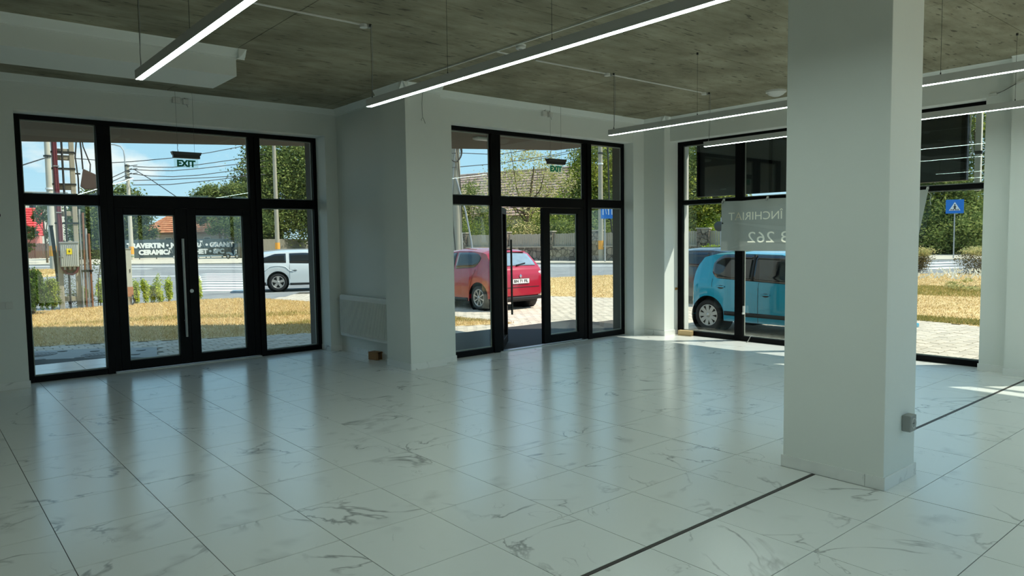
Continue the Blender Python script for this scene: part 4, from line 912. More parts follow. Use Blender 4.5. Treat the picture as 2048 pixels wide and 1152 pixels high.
TEAL = pm('teal_car_paint', (8, 150, 184), .22, var=.02, coat=.8)
S1 = dict(top=[(-.47, .42), (-.462, .70), (-.41, .98), (-.30, 1.26), (-.17, 1.42), (.05, 1.472), (.6, 1.495), (1.4, 1.475), (1.8, 1.40), (2.4, 1.02), (2.5, .965), (2.98, .83), (3.12, .68), (3.17, .42)],
    belt=[(-.5, 1.0), (.12, .985), (1.6, .915), (2.5, .87), (3.2, .70)], plan=[(-.47, .56), (-.44, .66), (-.36, .75), (-.2, .80), (0, .825), (1.4, .825), (2.5, .80), (2.9, .72), (3.1, .58), (3.17, .45)], edge=.035,
    bottom=[(-.47, .30), (-.3, .24), (.3, .20), (2.4, .20), (2.9, .22), (3.17, .28)], wb=2.50, R=.292, spokes=(9, .062, False), archtrim=False)
t, c = car('small_car', 'teal blue small car parked right outside the shop window', (11.835, 2.0), math.radians(-90), TEAL, S1)
for sd in (1, -1):
    c['sideglass'](.08, .90, lambda u: .03+.22*max(0, 1-u*6)**2, lambda u: .97-.36*max(0, 1-u*3.6)**2, sd); c['sideglass'](.90, 2.10, lambda u: .03, lambda u: .97-.6*max(0, (u-.72)/.28)**1.3, sd)
    c['sideglass'](.89, .94, lambda u: .03, lambda u: .97, sd, TRIM, 'door_pillar', .0075, 2)
    c['strip'](.37, 2.27, .14, .24, sd, TRIM, 'side_moulding'); c['seam'](1.06, sd); c['seam'](2.2, sd); c['seam'](.10, sd, .55, 1, 0); c['handle'](.29, .72, sd); c['handle'](1.21, .72, sd)
    lampblock(t, (-.435, sd*.58, .84), (.03, .06, .15))
    q = MB().sphere((2.15, sd*.93, 1.0), (.06, .10, .07), 10, 7).build('wing_mirror', TEAL, t, local=True); MB().bar((2.15, sd*.80, .98), (2.15, sd*.90, .99), .04, .03).build('mirror_arm', TRIM, q, local=True)
    lampblock(t, (2.99, sd*.60, .66), (.12, .10, .10), pm('clear_head_lamp', (214, 220, 222), .1, coat=.5), 'head_lamp')
c['endglass'](-.40, -.20, .86); c['endglass'](1.84, 2.37, .86, 'windscreen')
tag(MB().lathe([(.085, 0), (.09, .004), (.08, .006), (.074, .002), (0, .002)], c['low'](-.22, .72, -.004, -1)[:2]+(.80,), (0, -1, 0), 20).build('fuel_flap', TEAL, t, local=True))
tag(MB().box(3.06, 3.185, -.52, .52, .30, .52).build('front_grille', TRIM, t, local=True, bevel=.02)); MB().box(3.0, 3.215, -.62, .62, .20, .275).build('front_lip', TEAL, t, local=True, bevel=.02)
pl = MB().box(3.185, 3.20, -.26, .26, .40, .51).build('number_plate', PLATE, t, local=True); text('MA', (3.202, .10, .42), (0, 1, 0), (0, 0, 1), .13, .07, BLACK, pl, ext=.001, local=True)

REDP = pm('red_car_paint', (164, 24, 48), .22, var=.03, coat=.8)
S2 = dict(top=[(-.69, .42), (-.685, .66), (-.665, .88), (-.60, 1.02), (-.53, 1.09), (-.25, 1.40), (-.17, 1.475), (-.02, 1.515), (.4, 1.555), (1.0, 1.56), (1.6, 1.50), (2.4, 1.10), (2.6, 1.02), (3.2, .86), (3.38, .6), (3.4, .4)],
    belt=[(-.7, 1.0), (.2, 1.04), (1.2, .98), (2.4, .92), (3.4, .7)], plan=[(-.69, .66), (-.66, .745), (-.58, .80), (-.42, .845), (0, .865), (1.2, .865), (2.6, .84), (3.2, .7), (3.4, .45)],
    bottom=[(-.69, .40), (-.5, .30), (.3, .20), (2.2, .20), (2.9, .22), (3.4, .28)], wb=2.59, R=.315, spokes=(8, .028, False))
t, c = car('hatchback_car', 'red hatchback car seen from behind through the open entrance door', (11.29, 8.40), math.radians(90), REDP, S2)
for sd in (1, -1):
    c['sideglass'](-.02, .98, lambda u: .06+.4*max(0, 1-u*4)**2, lambda u: .90-.25*max(0, 1-u*4)**2, sd); c['sideglass'](1.05, 2.2, lambda u: .06, lambda u: .90-.62*max(0, (u-.55)/.45)**1.2, sd)
    c['seam'](1.02, sd); c['seam'](.36, sd, .05, 1, -.25); c['seam'](2.15, sd); c['strip'](.42, 2.15, .0, .10, sd, TRIM, 'sill_trim'); c['handle'](1.2, .80, sd)
    lampblock(t, (-.60, sd*.70, .90), (.06, .115, .07), pm('clear_red_lamp', (196, 170, 176), .12, coat=.5)); lampblock(t, (-.10, sd*.70, 1.20), (.09, .02, .045), BLACK, 'hidden_handle')
    q = MB().sphere((2.2, sd*.98, 1.05), (.06, .10, .07), 10, 7).build('wing_mirror', REDP, t, local=True); MB().bar((2.2, sd*.84, 1.03), (2.2, sd*.95, 1.04), .04, .03).build('mirror_arm', TRIM, q, local=True)
SKYG = pm('rear_glass_painted_sky', (126, 150, 162), .06, spec=.6, var=.25, coat=.4)  # pale blue base colour paints the sky's reflection into the glass
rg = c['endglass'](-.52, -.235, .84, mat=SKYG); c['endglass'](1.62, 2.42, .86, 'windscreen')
MB().box(-.27, -.10, -.52, .52, 1.445, 1.468).build('roof_spoiler', REDP, t, local=True, bevel=.012)
MB().bar((-.545, .02, 1.12), (-.50, -.30, 1.165), .03, .025).build('rear_wiper', BLACK, rg, local=True)
MB().box(-.70, -.55, -.70, .70, .245, .335).build('bumper_trim', TRIM, t, local=True, bevel=.02)
MB().box(-.694, -.66, -.62, .62, .565, .577).build('hatch_seam', TRIM, t, local=True)
pl = MB().box(-.700, -.676, -.27, .27, .665, .785).build('number_plate', PLATE, t, local=True); MB().box(-.7035, -.6995, -.278, .278, .657, .665).box(-.7035, -.6995, -.278, .278, .785, .793).build('plate_frame', BLACK, pl, local=True); text('BN 71 FIL', (-.7015, .235, .69), (0, -1, 0), (0, 0, 1), .47, .072, BLACK, pl, ext=.0015, local=True)
MB().add([(-.683, 0, .905), (-.683, -.045, .85), (-.690, 0, .795), (-.683, .045, .85), (-.70, 0, .85)], [(0, 4, 1), (1, 4, 2), (2, 4, 3), (3, 4, 0), (0, 1, 2, 3)]).build('rear_emblem', CHROME, t, local=True)

WHT = pm('white_car_paint', (214, 222, 224), .25, var=.02, coat=.8)
S3 = dict(top=[(-.98, .45), (-.972, .80), (-.92, 1.0), (-.72, 1.27), (-.55, 1.41), (-.1, 1.475), (.9, 1.50), (1.5, 1.48), (2.4, 1.06), (2.6, 1.0), (3.4, .82), (3.55, .6), (3.58, .4)],
    belt=[(-1, 1.02), (.0, .99), (1.0, .955), (2.4, .90), (3.6, .7)], plan=[(-.98, .66), (-.94, .76), (-.8, .85), (-.4, .90), (0, .915), (1.4, .915), (2.7, .88), (3.4, .7), (3.58, .5)],
    bottom=[(-.98, .34), (-.7, .26), (.3, .20), (2.2, .20), (3, .22), (3.58, .28)], wb=2.65, R=.325, spokes=(5, .085, False))
t, c = car('estate_car', 'white estate car on the street beyond the dry lawn', (10.19, 20.49), math.atan2(-.375, .927), WHT, S3)
for sd in (1, -1):
    c['sideglass'](-.80, .30, lambda u: .10+.20*max(0, 1-u*4), lambda u: .12+.75*min(1, u*1.5)**.6, sd); c['sideglass'](.42, 1.30, lambda u: .08, lambda u: .88, sd); c['sideglass'](1.38, 2.25, lambda u: .08, lambda u: .88-.6*max(0, (u-.5)/.5)**1.2, sd)
    c['seam'](.42, sd, .30, 1, 0); c['seam'](1.34, sd); c['handle'](.60, .74, sd); c['handle'](1.55, .74, sd); c['strip'](.42, 2.2, .0, .10, sd, TRIM, 'sill_trim'); c['strip'](-.95, -.42, .0, .10, sd, TRIM, 'bumper_trim')
    p = c['low'](-.78, .86, .0, sd); lampblock(t, (-.80, p[1]-sd*.025, .90), (.17, .05, .05))
    MB().tube([(-.55, sd*.66, 1.44), (.2, sd*.68, 1.51), (1.3, sd*.68, 1.51)], .014, 6).build('roof_rail', SILV, t, local=True)
    MB().tube([c['low'](x, .60+.16*math.cos(x*2.2), .004, sd) for x in np.linspace(-.55, .55, 9)], .014, 6).build('arch_crease', WHT, t, local=True)
c['endglass'](-.90, -.60, .86); c['endglass'](1.55, 2.4, .86, 'windscreen')

GRY = pm('charcoal_car_paint', (34, 36, 39), .25, var=.03, coat=.8)
S4 = dict(S2); S4['top'] = [(p[0], p[1]*.95) for p in S2['top']]; S4['belt'] = [(p[0], p[1]*.94) for p in S2['belt']]
t, c = car('dark_car', 'charcoal car half hidden behind the teal small car', (16.1, 5.95), math.radians(-90), GRY, S4)
for sd in (1, -1):
    c['sideglass'](.02, .98, lambda u: .06+.5*max(0, 1-u*3)**2, lambda u: .86-.25*max(0, 1-u*3)**2, sd); c['sideglass'](1.05, 2.2, lambda u: .06, lambda u: .90-.62*max(0, (u-.55)/.45)**1.2, sd)
    lampblock(t, (-.60, sd*.66, .90), (.06, .10, .07))
c['endglass'](-.50, -.24, .84); c['endglass'](1.62, 2.42, .86, 'windscreen')

# ------------------------------------------------------------------ POLES AND STREET FURNITURE
UV = Vector((.989, -.149, 0))*.87; NV = Vector((-.149, -.989, 0)); ZV = Vector((0, 0, 1))
c0 = Vector((3.03, 17.98, 0))
t = thing('lattice_pole', 'tall concrete ladder pole carrying cables and a grey cabinet', 'utility pole', (c0.x, c0.y, GZ))
for s in (-1, 1):
    b = MB(); b.obox(c0+UV*(s*.245)+ZV*4.5, UV*.075, NV*.13, ZV*4.65); b.build('pole_leg', CONC, t, bevel=.02)
for z0, z1 in ((.07, .21), (.86, 1.8), (2.5, 2.64), (2.82, 2.98), (3.25, 3.43), (4.09, 4.22), (4.31, 4.40), (5.0, 5.2), (6.0, 6.2), (7.0, 7.2), (8.8, 9.1)):
    b = MB(); b.obox(c0+ZV*((z0+z1)/2), UV*.18, NV*.10, ZV*((z1-z0)/2)); b.build('pole_rung', CONC, t, bevel=.015)
for z in (4.30, 3.84, 3.40, 2.3):
    b = MB(); b.obox(c0+ZV*z, UV*.335, NV*.15, ZV*.022); b.build('steel_band', DSTEEL, t)
tag(MB().cyl(c0+NV*.16+UV*-.01+ZV*-.12, c0+NV*.16+UV*-.03+ZV*9, .028, n=8).build('down_cable', CABLE, t), 'dark cable running down the middle')
cn = c0+NV*.26
t = thing('electric_cabinet', 'grey ribbed electric cabinet with yellow warning label on the ladder pole', 'cabinet', tuple(cn+UV*.03+ZV*1.05))
cc = cn+UV*.03
MB().obox(cc+ZV*1.40, UV*.255, NV*.10, ZV*.335).build('cabinet_box', pm('cabinet_grey', (176, 180, 176), .6, var=.04), t, bevel=.012)
MB().obox(cc+ZV*1.75, UV*.275, NV*.125, ZV*.02).build('cabinet_lid', pm('cabinet_lid_grey', (150, 154, 152), .6), t, bevel=.008)
for k in range(9): MB().obox(cc+NV*.104+UV*(-.21+k*.052)+ZV*1.39, UV*.010, NV*.006, ZV*.30).build('door_rib', pm('cabinet_grey', (176, 180, 176)), t)
s_ = MB().obox(cc+NV*.115+ZV*1.50, UV*.075, NV*.003, ZV*.082).build('warning_label', pm('warning_yellow', (236, 214, 30), .5), t)
MB().add([cc+NV*.12+UV*a+ZV*z for a, z in ((.015, 1.56), (-.035, 1.495), (-.002, 1.495), (-.02, 1.44), (.035, 1.51), (.004, 1.51), (.015, 1.56))], [(0, 1, 2, 5), (2, 3, 4, 5)]).build('lightning_mark', BLACK, s_)
MB().obox(cc+NV*.11+UV*-.20+ZV*1.39, UV*.03, NV*.012, ZV*.05).build('cabinet_latch', pm('cabinet_lid_grey', (150, 154, 152)), t)
for k, x in enumerate((-.14, .0, .12)): MB().cyl(cc+UV*x+ZV*1.07, cc+UV*x+ZV*.98, .03, n=10).build('cable_gland', GPLAST, t)
t = thing('conduit_bundle', 'maroon cable conduit strapped along the ladder pole left leg and looping under the cabinet', 'conduit', tuple(c0-UV*.35))
a = c0-UV*.215+NV*.16
MB().tube([a+ZV*9, a+UV*-.03+ZV*4.2, a+UV*-.02+ZV*3.4, a+ZV*2.2, a+UV*.0+ZV*1.3, a+UV*.03+ZV*1.05, a+UV*.14+ZV*.88, a+UV*.30+ZV*.85, a+UV*.42+ZV*.92, a+UV*.46+ZV*1.05], .042, 8).build('outer_conduit', MAROON, t)
MB().tube([a+UV*.05+ZV*9, a+UV*.03+ZV*4.0, a+UV*.06+ZV*2.2, a+UV*.06+ZV*1.2, a+UV*.16+ZV*.98, a+UV*.28+ZV*.97, a+UV*.34+ZV*1.06], .03, 8).build('inner_conduit', MAROON, t)
for z in (3.9, 2.6, 1.35): MB().obox(a+UV*.02+ZV*z, UV*.08, NV*.05, ZV*.014).build('cable_tie', GALV, t)
t = thing('leaning_post', 'dark leaning wooden prop beside the ladder pole', 'post', (2.76, 18.25, GZ))
MB().tube([(2.82, 18.15, GZ-.03), (2.76, 18.3, 1.2), (2.70, 18.38, 2.22)], [.055, .05, .045], 8).build('post_shaft', pm('dark_wood_prop', (34, 30, 28), .9), t); MB().obox((2.70, 18.38, 2.23), UV*.06, NV*.06, ZV*.02).build('post_cap', DSTEEL, t)
for k, (x0, y0, x1, y1, h, r, m, lab) in enumerate(((3.30, 17.72, 3.34, 17.85, 2.7, .026, GALV, 'grey pipe standing next to the ladder pole right leg'), (3.375, 17.70, 3.41, 17.8, 2.6, .032, RUST, 'rusty brown pipe right of the ladder pole'), (3.445, 17.66, 3.465, 17.76, 2.15, .030, GALV, 'pale galvanised pipe right of the rusty pipe'), (3.51, 17.62, 3.52, 17.72, 2.0, .03, RUST, 'short rusty pipe, rightmost beside the ladder pole'))):
    t = thing('riser_pipe', lab, 'pipe', (x0, y0, GZ), 0, 'riser pipes by the ladder pole')
    MB().tube([(x0, y0, GZ-.03), ((x0+x1)/2, (y0+y1)/2, 1.2), (x1, y1, h)], r, 8).build('pipe_tube', m, t); MB().cyl((x0+.02, y0, .9), (x0+.021, y0, .96), r*1.3, n=8).build('pipe_collar', DSTEEL, t)
t = thing('hanging_box', 'brown metal box hanging on black cables right of the ladder pole', 'box', (3.62, 17.8, 3.3))
q = Vector((3.42, 17.96, 0)); b = MB()
P_ = [q+UV*x+NV*y+ZV*z for x, z in ((0.0, 3.36), (.10, 3.86), (.52, 3.68), (.50, 3.30), (.14, 3.28)) for y in (-.13, .13)]
b.add(P_, [(0, 2, 4, 6, 8), (1, 9, 7, 5, 3), (0, 1, 3, 2), (2, 3, 5, 4), (4, 5, 7, 6), (6, 7, 9, 8), (8, 9, 1, 0)]).build('box_shell', pm('brown_weathered_metal', (78, 62, 56), .8, var=.15), t, bevel=.01)
MB().tube([q+UV*.10+ZV*3.85, q+UV*.08+ZV*4.4, q+UV*.02+ZV*5.2, q+ZV*7], .022, 6).tube([q+UV*.30+ZV*3.77, q+UV*.32+ZV*4.0, q+UV*.14+ZV*4.5, q+UV*.06+ZV*5.2], .018, 6).tube([q+UV*-.06+ZV*2.4, q+UV*-.05+ZV*3.6, q+UV*-.10+ZV*4.2, q+UV*.0+ZV*5.0], .02, 6).build('hanging_cable', CABLE, t)
MB().obox(q+UV*-.12+ZV*3.72, UV*.14, NV*.03, ZV*.02).build('box_bracket', DSTEEL, t)

def roundpole(label, base, r0, r1, h, band=None, mat=CONCL, bandmat=ORANGE, arm=None, rings=()):
    t = thing('concrete_pole', label, 'utility pole', (base[0], base[1], GZ))
    MB().cyl((base[0], base[1], GZ-.05), (base[0], base[1], h), r0, r1, 14).build('pole_shaft', mat, t)
    if band: MB().cyl((base[0], base[1], band[0]), (base[0], base[1], band[1]), r0*1.03, r0*1.02, 14).build('orange_band', bandmat, t)
    for z, m in rings: MB().cyl((base[0], base[1], z), (base[0], base[1], z+.12), r0*1.1, n=12).build('pole_ring', m, t)
    return t
t = roundpole('pale round pole with orange band behind the ladder pole', (8.35, 60.0), .27, .17, 12.5, (.85, 1.65), rings=((6.0, WHITEP), (8.5, DSTEEL)))
t = roundpole('round street lamp pole with orange band in front of the lettered fence', (19.4, 85.2), .25, .17, 10.75, (.55, 1.40), rings=((10.5, DSTEEL), (9.9, DSTEEL), (9.2, DSTEEL), (.25, pm('green_band', (120, 140, 110), .8))))
for z in (10.5, 10.1, 9.6): MB().bar((19.4, 85.2, z), (20.3, 84.6, z+.15), .07, .07).build('insulator_arm', DSTEEL, t)
MB().tube([(19.2, 85.35, 9.0), (19.2, 85.35, 11.6), (19.15, 85.4, 12.3), (18.9, 85.6, 12.75), (18.4, 86.0, 12.95), (17.9, 86.4, 13.0)], .07, 6).build('lamp_arm', GALV, t); MB().sphere((17.55, 86.75, 13.0), (.35, .35, .10), 10, 6).build('lamp_head', GPLAST, t)
t = roundpole('weathered pole with orange band behind the white estate car', (29.2, 67.1), .24, .17, 12.5, (.95, 1.62), CONC)
t = roundpole('thick pole wound with cables rising behind the red car', (22.6, 26.1), .27, .22, 7.8, None, CONC)
for k, (ph, r) in enumerate(((0, .022), (1.2, .034), (2.6, .026), (4.0, .022), (5.1, .032))):
    pts = [(22.6+.275*math.cos(ph+z*.35*(1 if k % 2 else -1)-2.2), 26.1+.275*math.sin(ph+z*.35*(1 if k % 2 else -1)-2.2), z) for z in np.linspace(.4, 7.2, 26)]; MB().tube(pts, r, 5).build('wound_cable', GALV if k % 2 else CABLE, t)
b = MB()
for k in range(4):
    pts = [(22.40+UV.x*(.52+.03*k)*math.cos(a)*.8, 25.86+UV.y*(.52+.03*k)*math.cos(a)*.8, 6.35+(.50+.025*k)*math.sin(a)+.03*k) for a in np.linspace(0, 2*PI, 28)]; b.tube(pts, .026, 5)
b.build('cable_coil', CABLE, t)
MB().tube([(22.45, 25.9, 5.0), (22.9, 25.7, 3.2), (23.1, 25.5, 1.6), (23.2, 25.4, .2)], .05, 6).build('side_conduit', GALV, t)
t = roundpole('pole with orange band standing at the stone wall', (40.4, 32.0), .20, .16, 11, (.75, 1.42), CONC, rings=((8.0, DSTEEL), (7.2, WHITEP)))
MB().tube([(40.9, 31.7, 9), (40.95, 31.6, 4), (41.1, 31.4, 1.5), (41.6, 30.9, GZ)], .06, 6).build('side_cable', CABLE, t)
# signs
def sign(name, label, base, h, z0, z1, w, col, r=.035, backcol=None):
    t = thing(name, label, 'road sign', (base[0], base[1], GZ)); MB().cyl((base[0], base[1], GZ-.03), (base[0], base[1], h), r, n=10).build('sign_post', GALV, t); return t
d_ = Vector((54.7, 12.4, 0)); av = (d_-Vector((CAM.x, CAM.y, 0))).normalized(); us = Vector((av.y, -av.x, 0)); ns = -av
t = sign('crossing_sign', 'blue square pedestrian crossing sign on a post beyond the right hand lawn', d_, 3.4, 0, 0, 0, 0, .04)
b0 = d_+ns*.07+ZV*3.42
p = MB().obox(b0, us*.53, ns*.02, ZV*.47).build('sign_plate', pm('sign_blue', (4, 116, 204), .4, var=.02), t, bevel=.02)
pt = lambda x, z: b0+ns*.026+us*x+ZV*z
MB().add([pt(-.34, -.27), pt(.34, -.27), pt(0, .31), pt(-.34, -.27)+ns*.006, pt(.34, -.27)+ns*.006, pt(0, .31)+ns*.006], [(0, 1, 2), (5, 4, 3), (3, 4, 1, 0), (4, 5, 2, 1), (5, 3, 0, 2)][::1]).build('white_triangle', WHITEP, p)
pk = lambda x, z: b0+ns*.036+us*x+ZV*z
b = MB()
def strip2(a, c, w): 
    A, C = pk(*a), pk(*c); d = (C-A).normalized(); q = d.cross(ns)*w; b.add([A-q, C-q, C+q, A+q, A-q+ns*.006, C-q+ns*.006, C+q+ns*.006, A+q+ns*.006], [(0, 1, 2, 3), (7, 6, 5, 4), (0, 4, 5, 1), (1, 5, 6, 2), (2, 6, 7, 3), (3, 7, 4, 0)])
strip2((0, .04), (.01, -.09), .045); strip2((0, -.08), (-.08, -.25), .024); strip2((.01, -.08), (.07, -.25), .024); strip2((-.02, .03), (-.10, -.06), .017); strip2((.02, .03), (.09, -.05), .017)
for x in (-.24, -.16, .15, .23): strip2((x, -.25), (x*.86, -.17), .02)
b.sphere(tuple(pk(0, .11)), .045, 10, 6); b.build('walking_figure', BLACK, p)
d_ = Vector((38.9, 30.2, 0)); av = (d_-Vector((CAM.x, CAM.y, 0))).normalized(); us = Vector((av.y, -av.x, 0)); ns = -av
t = sign('parking_sign', 'blue rectangular sign with white strokes on a thin post behind the orange banded pole', d_, 4.1, 0, 0, 0, 0, .06)
p = MB().obox(d_+ns*.14+us*.18+ZV*3.55, us*.47, ns*.02, ZV*.52).build('sign_plate', pm('sign_blue', (4, 116, 204)), t, bevel=.02); b = MB(); b0 = d_+ns*.166+us*.18+ZV*3.55
for x in (-.30, .10, .34): b.obox(b0+us*x+ZV*.12, us*.028, ns*.005, ZV*.36)
for x in (-.18, .0): b.bar(b0+us*x+ZV*.46, b0+us*(x+.12)-ZV*.2, .05, .01)
b.build('white_stroke', WHITEP, p)
d_ = Vector((38.4, 20.0, 0)); av = (d_-Vector((CAM.x, CAM.y, 0))).normalized(); us = Vector((av.y, -av.x, 0)); ns = -av
t = sign('round_sign', 'dark back of a road sign beside the rent banner edge', d_, 2.8, 0, 0, 0, 0, .04)
MB().lathe([(0, 0), (.30, 0), (.31, .01), (.30, .02), (0, .02)], tuple(d_+ns*.06-us*.12+ZV*2.25), tuple(ns), 24).build('sign_disc', DSTEEL, t)
# street cabinet
t = thing('street_cabinet', 'slim pale metering cabinet on a brick coloured base at the lawn edge', 'cabinet', (4.42, 17.4, GZ)); k0 = Vector((4.42, 17.4, 0))
MB().obox(k0+ZV*.98, UV*.115, NV*.10, ZV*.56).build('cabinet_box', pm('cabinet_pale', (186, 188, 178), .7), t, bevel=.01); MB().obox(k0+ZV*1.55, UV*.13, NV*.115, ZV*.015).build('cabinet_lid', GPLAST, t); MB().obox(k0+UV*.02+ZV*.29, UV*.11, NV*.12, ZV*.14).build('cabinet_base', pm('brick_base', (176, 118, 84), .9, var=.15), t); MB().obox(k0+ZV*.01, UV*.08, NV*.10, ZV*.15).build('cabinet_plinth', CONC, t); MB().obox(k0+NV*.104+UV*.06+ZV*.9, UV*.012, NV*.006, ZV*.05).build('cabinet_latch', DSTEEL, t)
MB().tube([k0+UV*.10+NV*.13+ZV*.2, k0+UV*.14+NV*.14+ZV*.0, k0+UV*.08+NV*.14-ZV*.1], .02, 6).build('base_conduit', CABLE, t)

# fences, walls
fa, fb = Vector((18.95, 87.9, 0)), Vector((31.2, 84.6, 0)); fu = (fb-fa).normalized(); fn = Vector((fu.y, -fu.x, 0))
if fn.dot(Vector((CAM.x, CAM.y, 0))-fa) < 0: fn = -fn
t = thing('lettered_fence', 'dark grey advertising fence with white lettering across the street', 'fence', tuple(fa)); fl_ = (fb-fa).length
for k in range(7): MB().obox(fa+fu*(fl_*(k+.5)/7)+ZV*1.12, fu*(fl_/14-.012), fn*.03, ZV*1.08).build('fence_panel', pm('fence_slate', (74, 88, 92), .7, var=.04, scale=1), t)
for k in range(8): MB().obox(fa+fu*(fl_*k/7)-fn*.06+ZV*1.1, fu*.05, fn*.04, ZV*1.25).build('fence_post', DSTEEL, t)
text('TRAVERTIN • MARMURĂ • GRANIT', fa+fu*.55+fn*.06+ZV*1.18, fu, ZV, 11.75, .62, WHITEP, t, 'fence_lettering', ext=.02, bold=.07)
text('CERAMICĂ • PARCHET • SPC', fa+fu*1.75+fn*.06+ZV*.38, fu, ZV, 9.4, .62, WHITEP, t, 'fence_lettering', ext=.02, bold=.07)
def slatfence(name, label, a, b_, z0, z1, mat, step, gap, rail=True, per=None, cat='fence'):
    a, b_ = Vector((a[0], a[1], 0)), Vector((b_[0], b_[1], 0)); u = (b_-a).normalized(); n_ = Vector((u.y, -u.x, 0)); ln = (b_-a).length
    if n_.dot(Vector((CAM.x, CAM.y, 0))-a) < 0: n_ = -n_
    t = thing(name, label, cat, tuple(a)); k = int(ln/step); bb = MB()
    for i in range(k): bb.obox(a+u*(i+.5)*step+ZV*((z0+z1)/2+random.uniform(-.03, .03)), u*(step-gap)/2, n_*.015, ZV*(z1-z0)/2)
    tag(bb.build('picket', mat, t), kind='stuff')
    for z in (z0+.15*(z1-z0), z0+.85*(z1-z0)): MB().obox((a+b_)/2-n_*.04+ZV*z, u*ln/2, n_*.025, ZV*.05).build('rail', mat, t)
    return t, a, u, n_, ln
PLANK = pm('grey_fence_plank', (128, 122, 108), .9, var=.25, scale=1.2)
t, a, u, n_, ln = slatfence('plank_fence', 'weathered vertical plank fence behind the white estate car', (30.2, 81.5), (57, 112), .35, 2.1, PLANK, .30, .03)
MB().obox(a+u*ln/2+ZV*.1, u*ln/2, n_*.12, ZV*.25).build('fence_plinth', CONC, t)
t, a, u, n_, ln = slatfence('dark_fence', 'dark brown board fence before the red roofed house', (9.5, 112.5), (17.0, 117.5), -.1, 2.0, pm('dark_brown_board', (92, 70, 62), .9, var=.2), .35, .04)
# stone wall with picket infill
wa, wb_ = Vector((33.2, 53.2, 0)), Vector((46.5, 15.5, 0)); wu = (wb_-wa).normalized(); wn = Vector((wu.y, -wu.x, 0))
if wn.dot(Vector((CAM.x, CAM.y, 0))-wa) < 0: wn = -wn
t = thing('stone_wall', 'rubble stone wall with grey picket infill along the far pavement', 'wall', tuple(wa)); ln = (wb_-wa).length
MB().obox(wa+wu*ln/2+ZV*.40, wu*ln/2, wn*.25, ZV*.55).build('wall_base', STONE, t)
MB().obox(wa+wu*ln/2+ZV*.98, wu*ln/2, wn*.30, ZV*.05).build('wall_coping', CONC, t)
npil = 10
for k in range(npil):
    c_ = wa+wu*(1.2+k*4.15); MB().obox(c_+ZV*1.05, wu*.42, wn*.32, ZV*1.12).build('stone_pillar', STONE, t); MB().obox(c_+ZV*2.21, wu*.48, wn*.38, ZV*.05).build('pillar_cap', CONC, t)
    # individual field stones on the pillar face
    for i in range(3):
        for j in range(6): MB().obox(c_+wn*.335+wu*(-.28+i*.28+(.06 if j % 2 else -.03))+ZV*(.12+j*.36), wu*.115, wn*.03, ZV*.15).build('field_stone', STONE, t, bevel=.03)
bb = MB()
for k in range(npil-1):
    for i in range(20): bb.obox(wa+wu*(1.2+k*4.15+.50+i*.163)+ZV*1.52+wn*.02, wu*.066, wn*.02, ZV*(.50+random.uniform(-.03, .03)))
tag(bb.build('picket', pm('grey_picket', (162, 154, 138), .9, var=.2, scale=1), t), kind='stuff')
t = thing('guard_rail', 'low white rail in front of the lettered fence', 'rail', (26, 85, GZ)); MB().bar((24.0, 85.7, .14), (29.3, 84.3, .14), .12, .18).build('rail_bar', WHITEP, t)
for k in range(5): MB().cyl((24.0+k*1.32, 85.7-k*.35, GZ), (24.0+k*1.32, 85.7-k*.35, .12), .06, n=8).build('rail_post', GALV, t)
# scooter
t = thing('scooter', 'parked motor scooter at the end of the lettered fence', 'scooter', (27.6, 76.0, GZ), math.radians(-60))
SCB = pm('scooter_blue_grey', (96, 116, 124), .35, coat=.4)
for x in (-.6, .62): w_ = MB().lathe([(.2, -.06), (.27, -.06), (.29, 0), (.27, .06), (.2, .06)], (x, 0, .29), (0, 1, 0), 20).build('wheel', RUBBER, t, local=True); MB().lathe([(0, -.03), (.2, -.04), (.2, .04), (0, .03)], (x, 0, .29), (0, 1, 0), 14).build('rim', SILV, w_, local=True)
MB().tube([(-.75, 0, .62), (-.35, 0, .70), (.0, 0, .38), (.30, 0, .36), (.42, 0, .95)], [.13, .17, .12, .11, .05], 10).build('bodywork', SCB, t, local=True); MB().sphere((-.40, 0, .80), (.36, .14, .08), 12, 8).build('seat', BLACK, t, local=True); MB().tube([(.62, 0, .29), (.45, 0, 1.0)], .035, 8).build('fork', STEEL, t, local=True); MB().tube([(.36, -.32, 1.06), (.46, 0, 1.0), (.36, .32, 1.06)], .02, 6).build('handlebar', BLACK, t, local=True); MB().sphere((.52, 0, .95), (.09, .10, .10), 10, 7).build('head_lamp', CHROME, t, local=True); MB().box(.40, .44, -.2, .2, .40, .95).build('leg_shield', SCB, t, local=True, bevel=.02)

# houses
def slope(b, A, B, C, D_, rows, th=.08):      # A,B eave ends, D,C ridge ends : lapped rows of tiles
    A, B, C, D_ = map(Vector, (A, B, C, D_)); nn = (B-A).cross(D_-A).normalized()
    if nn.z < 0: nn = -nn
    for i in range(rows):
        f0, f1 = i/rows, min(1, (i+1.12)/rows); p = [A+(D_-A)*f0, B+(C-B)*f0, B+(C-B)*f1, A+(D_-A)*f1]; lo = nn*th*1.7; hi = nn*.4*th
        q = [p[0]+lo, p[1]+lo, p[2]+hi, p[3]+hi]; b.add([tuple(v) for v in q]+[tuple(v-nn*th) for v in q], [(0, 1, 2, 3), (7, 6, 5, 4), (0, 4, 5, 1), (1, 5, 6, 2), (2, 6, 7, 3), (3, 7, 4, 0)])
BROWNT = rooftile('brown_roof_tile', (166, 136, 120), (204, 176, 158)); ORT = rooftile('orange_roof_tile', (204, 124, 82), (232, 164, 118)); REDT = rooftile('bright_red_roof', (208, 56, 62), (232, 88, 84))
hu = Vector((.29, -.957, 0)); hn = Vector((-.957, -.29, 0))
t = thing('brown_roof_house', 'house with wide brown tiled roof behind the stone wall trees', 'house', (52, 50, GZ)); h0 = Vector((52.0, 53.4, 0))
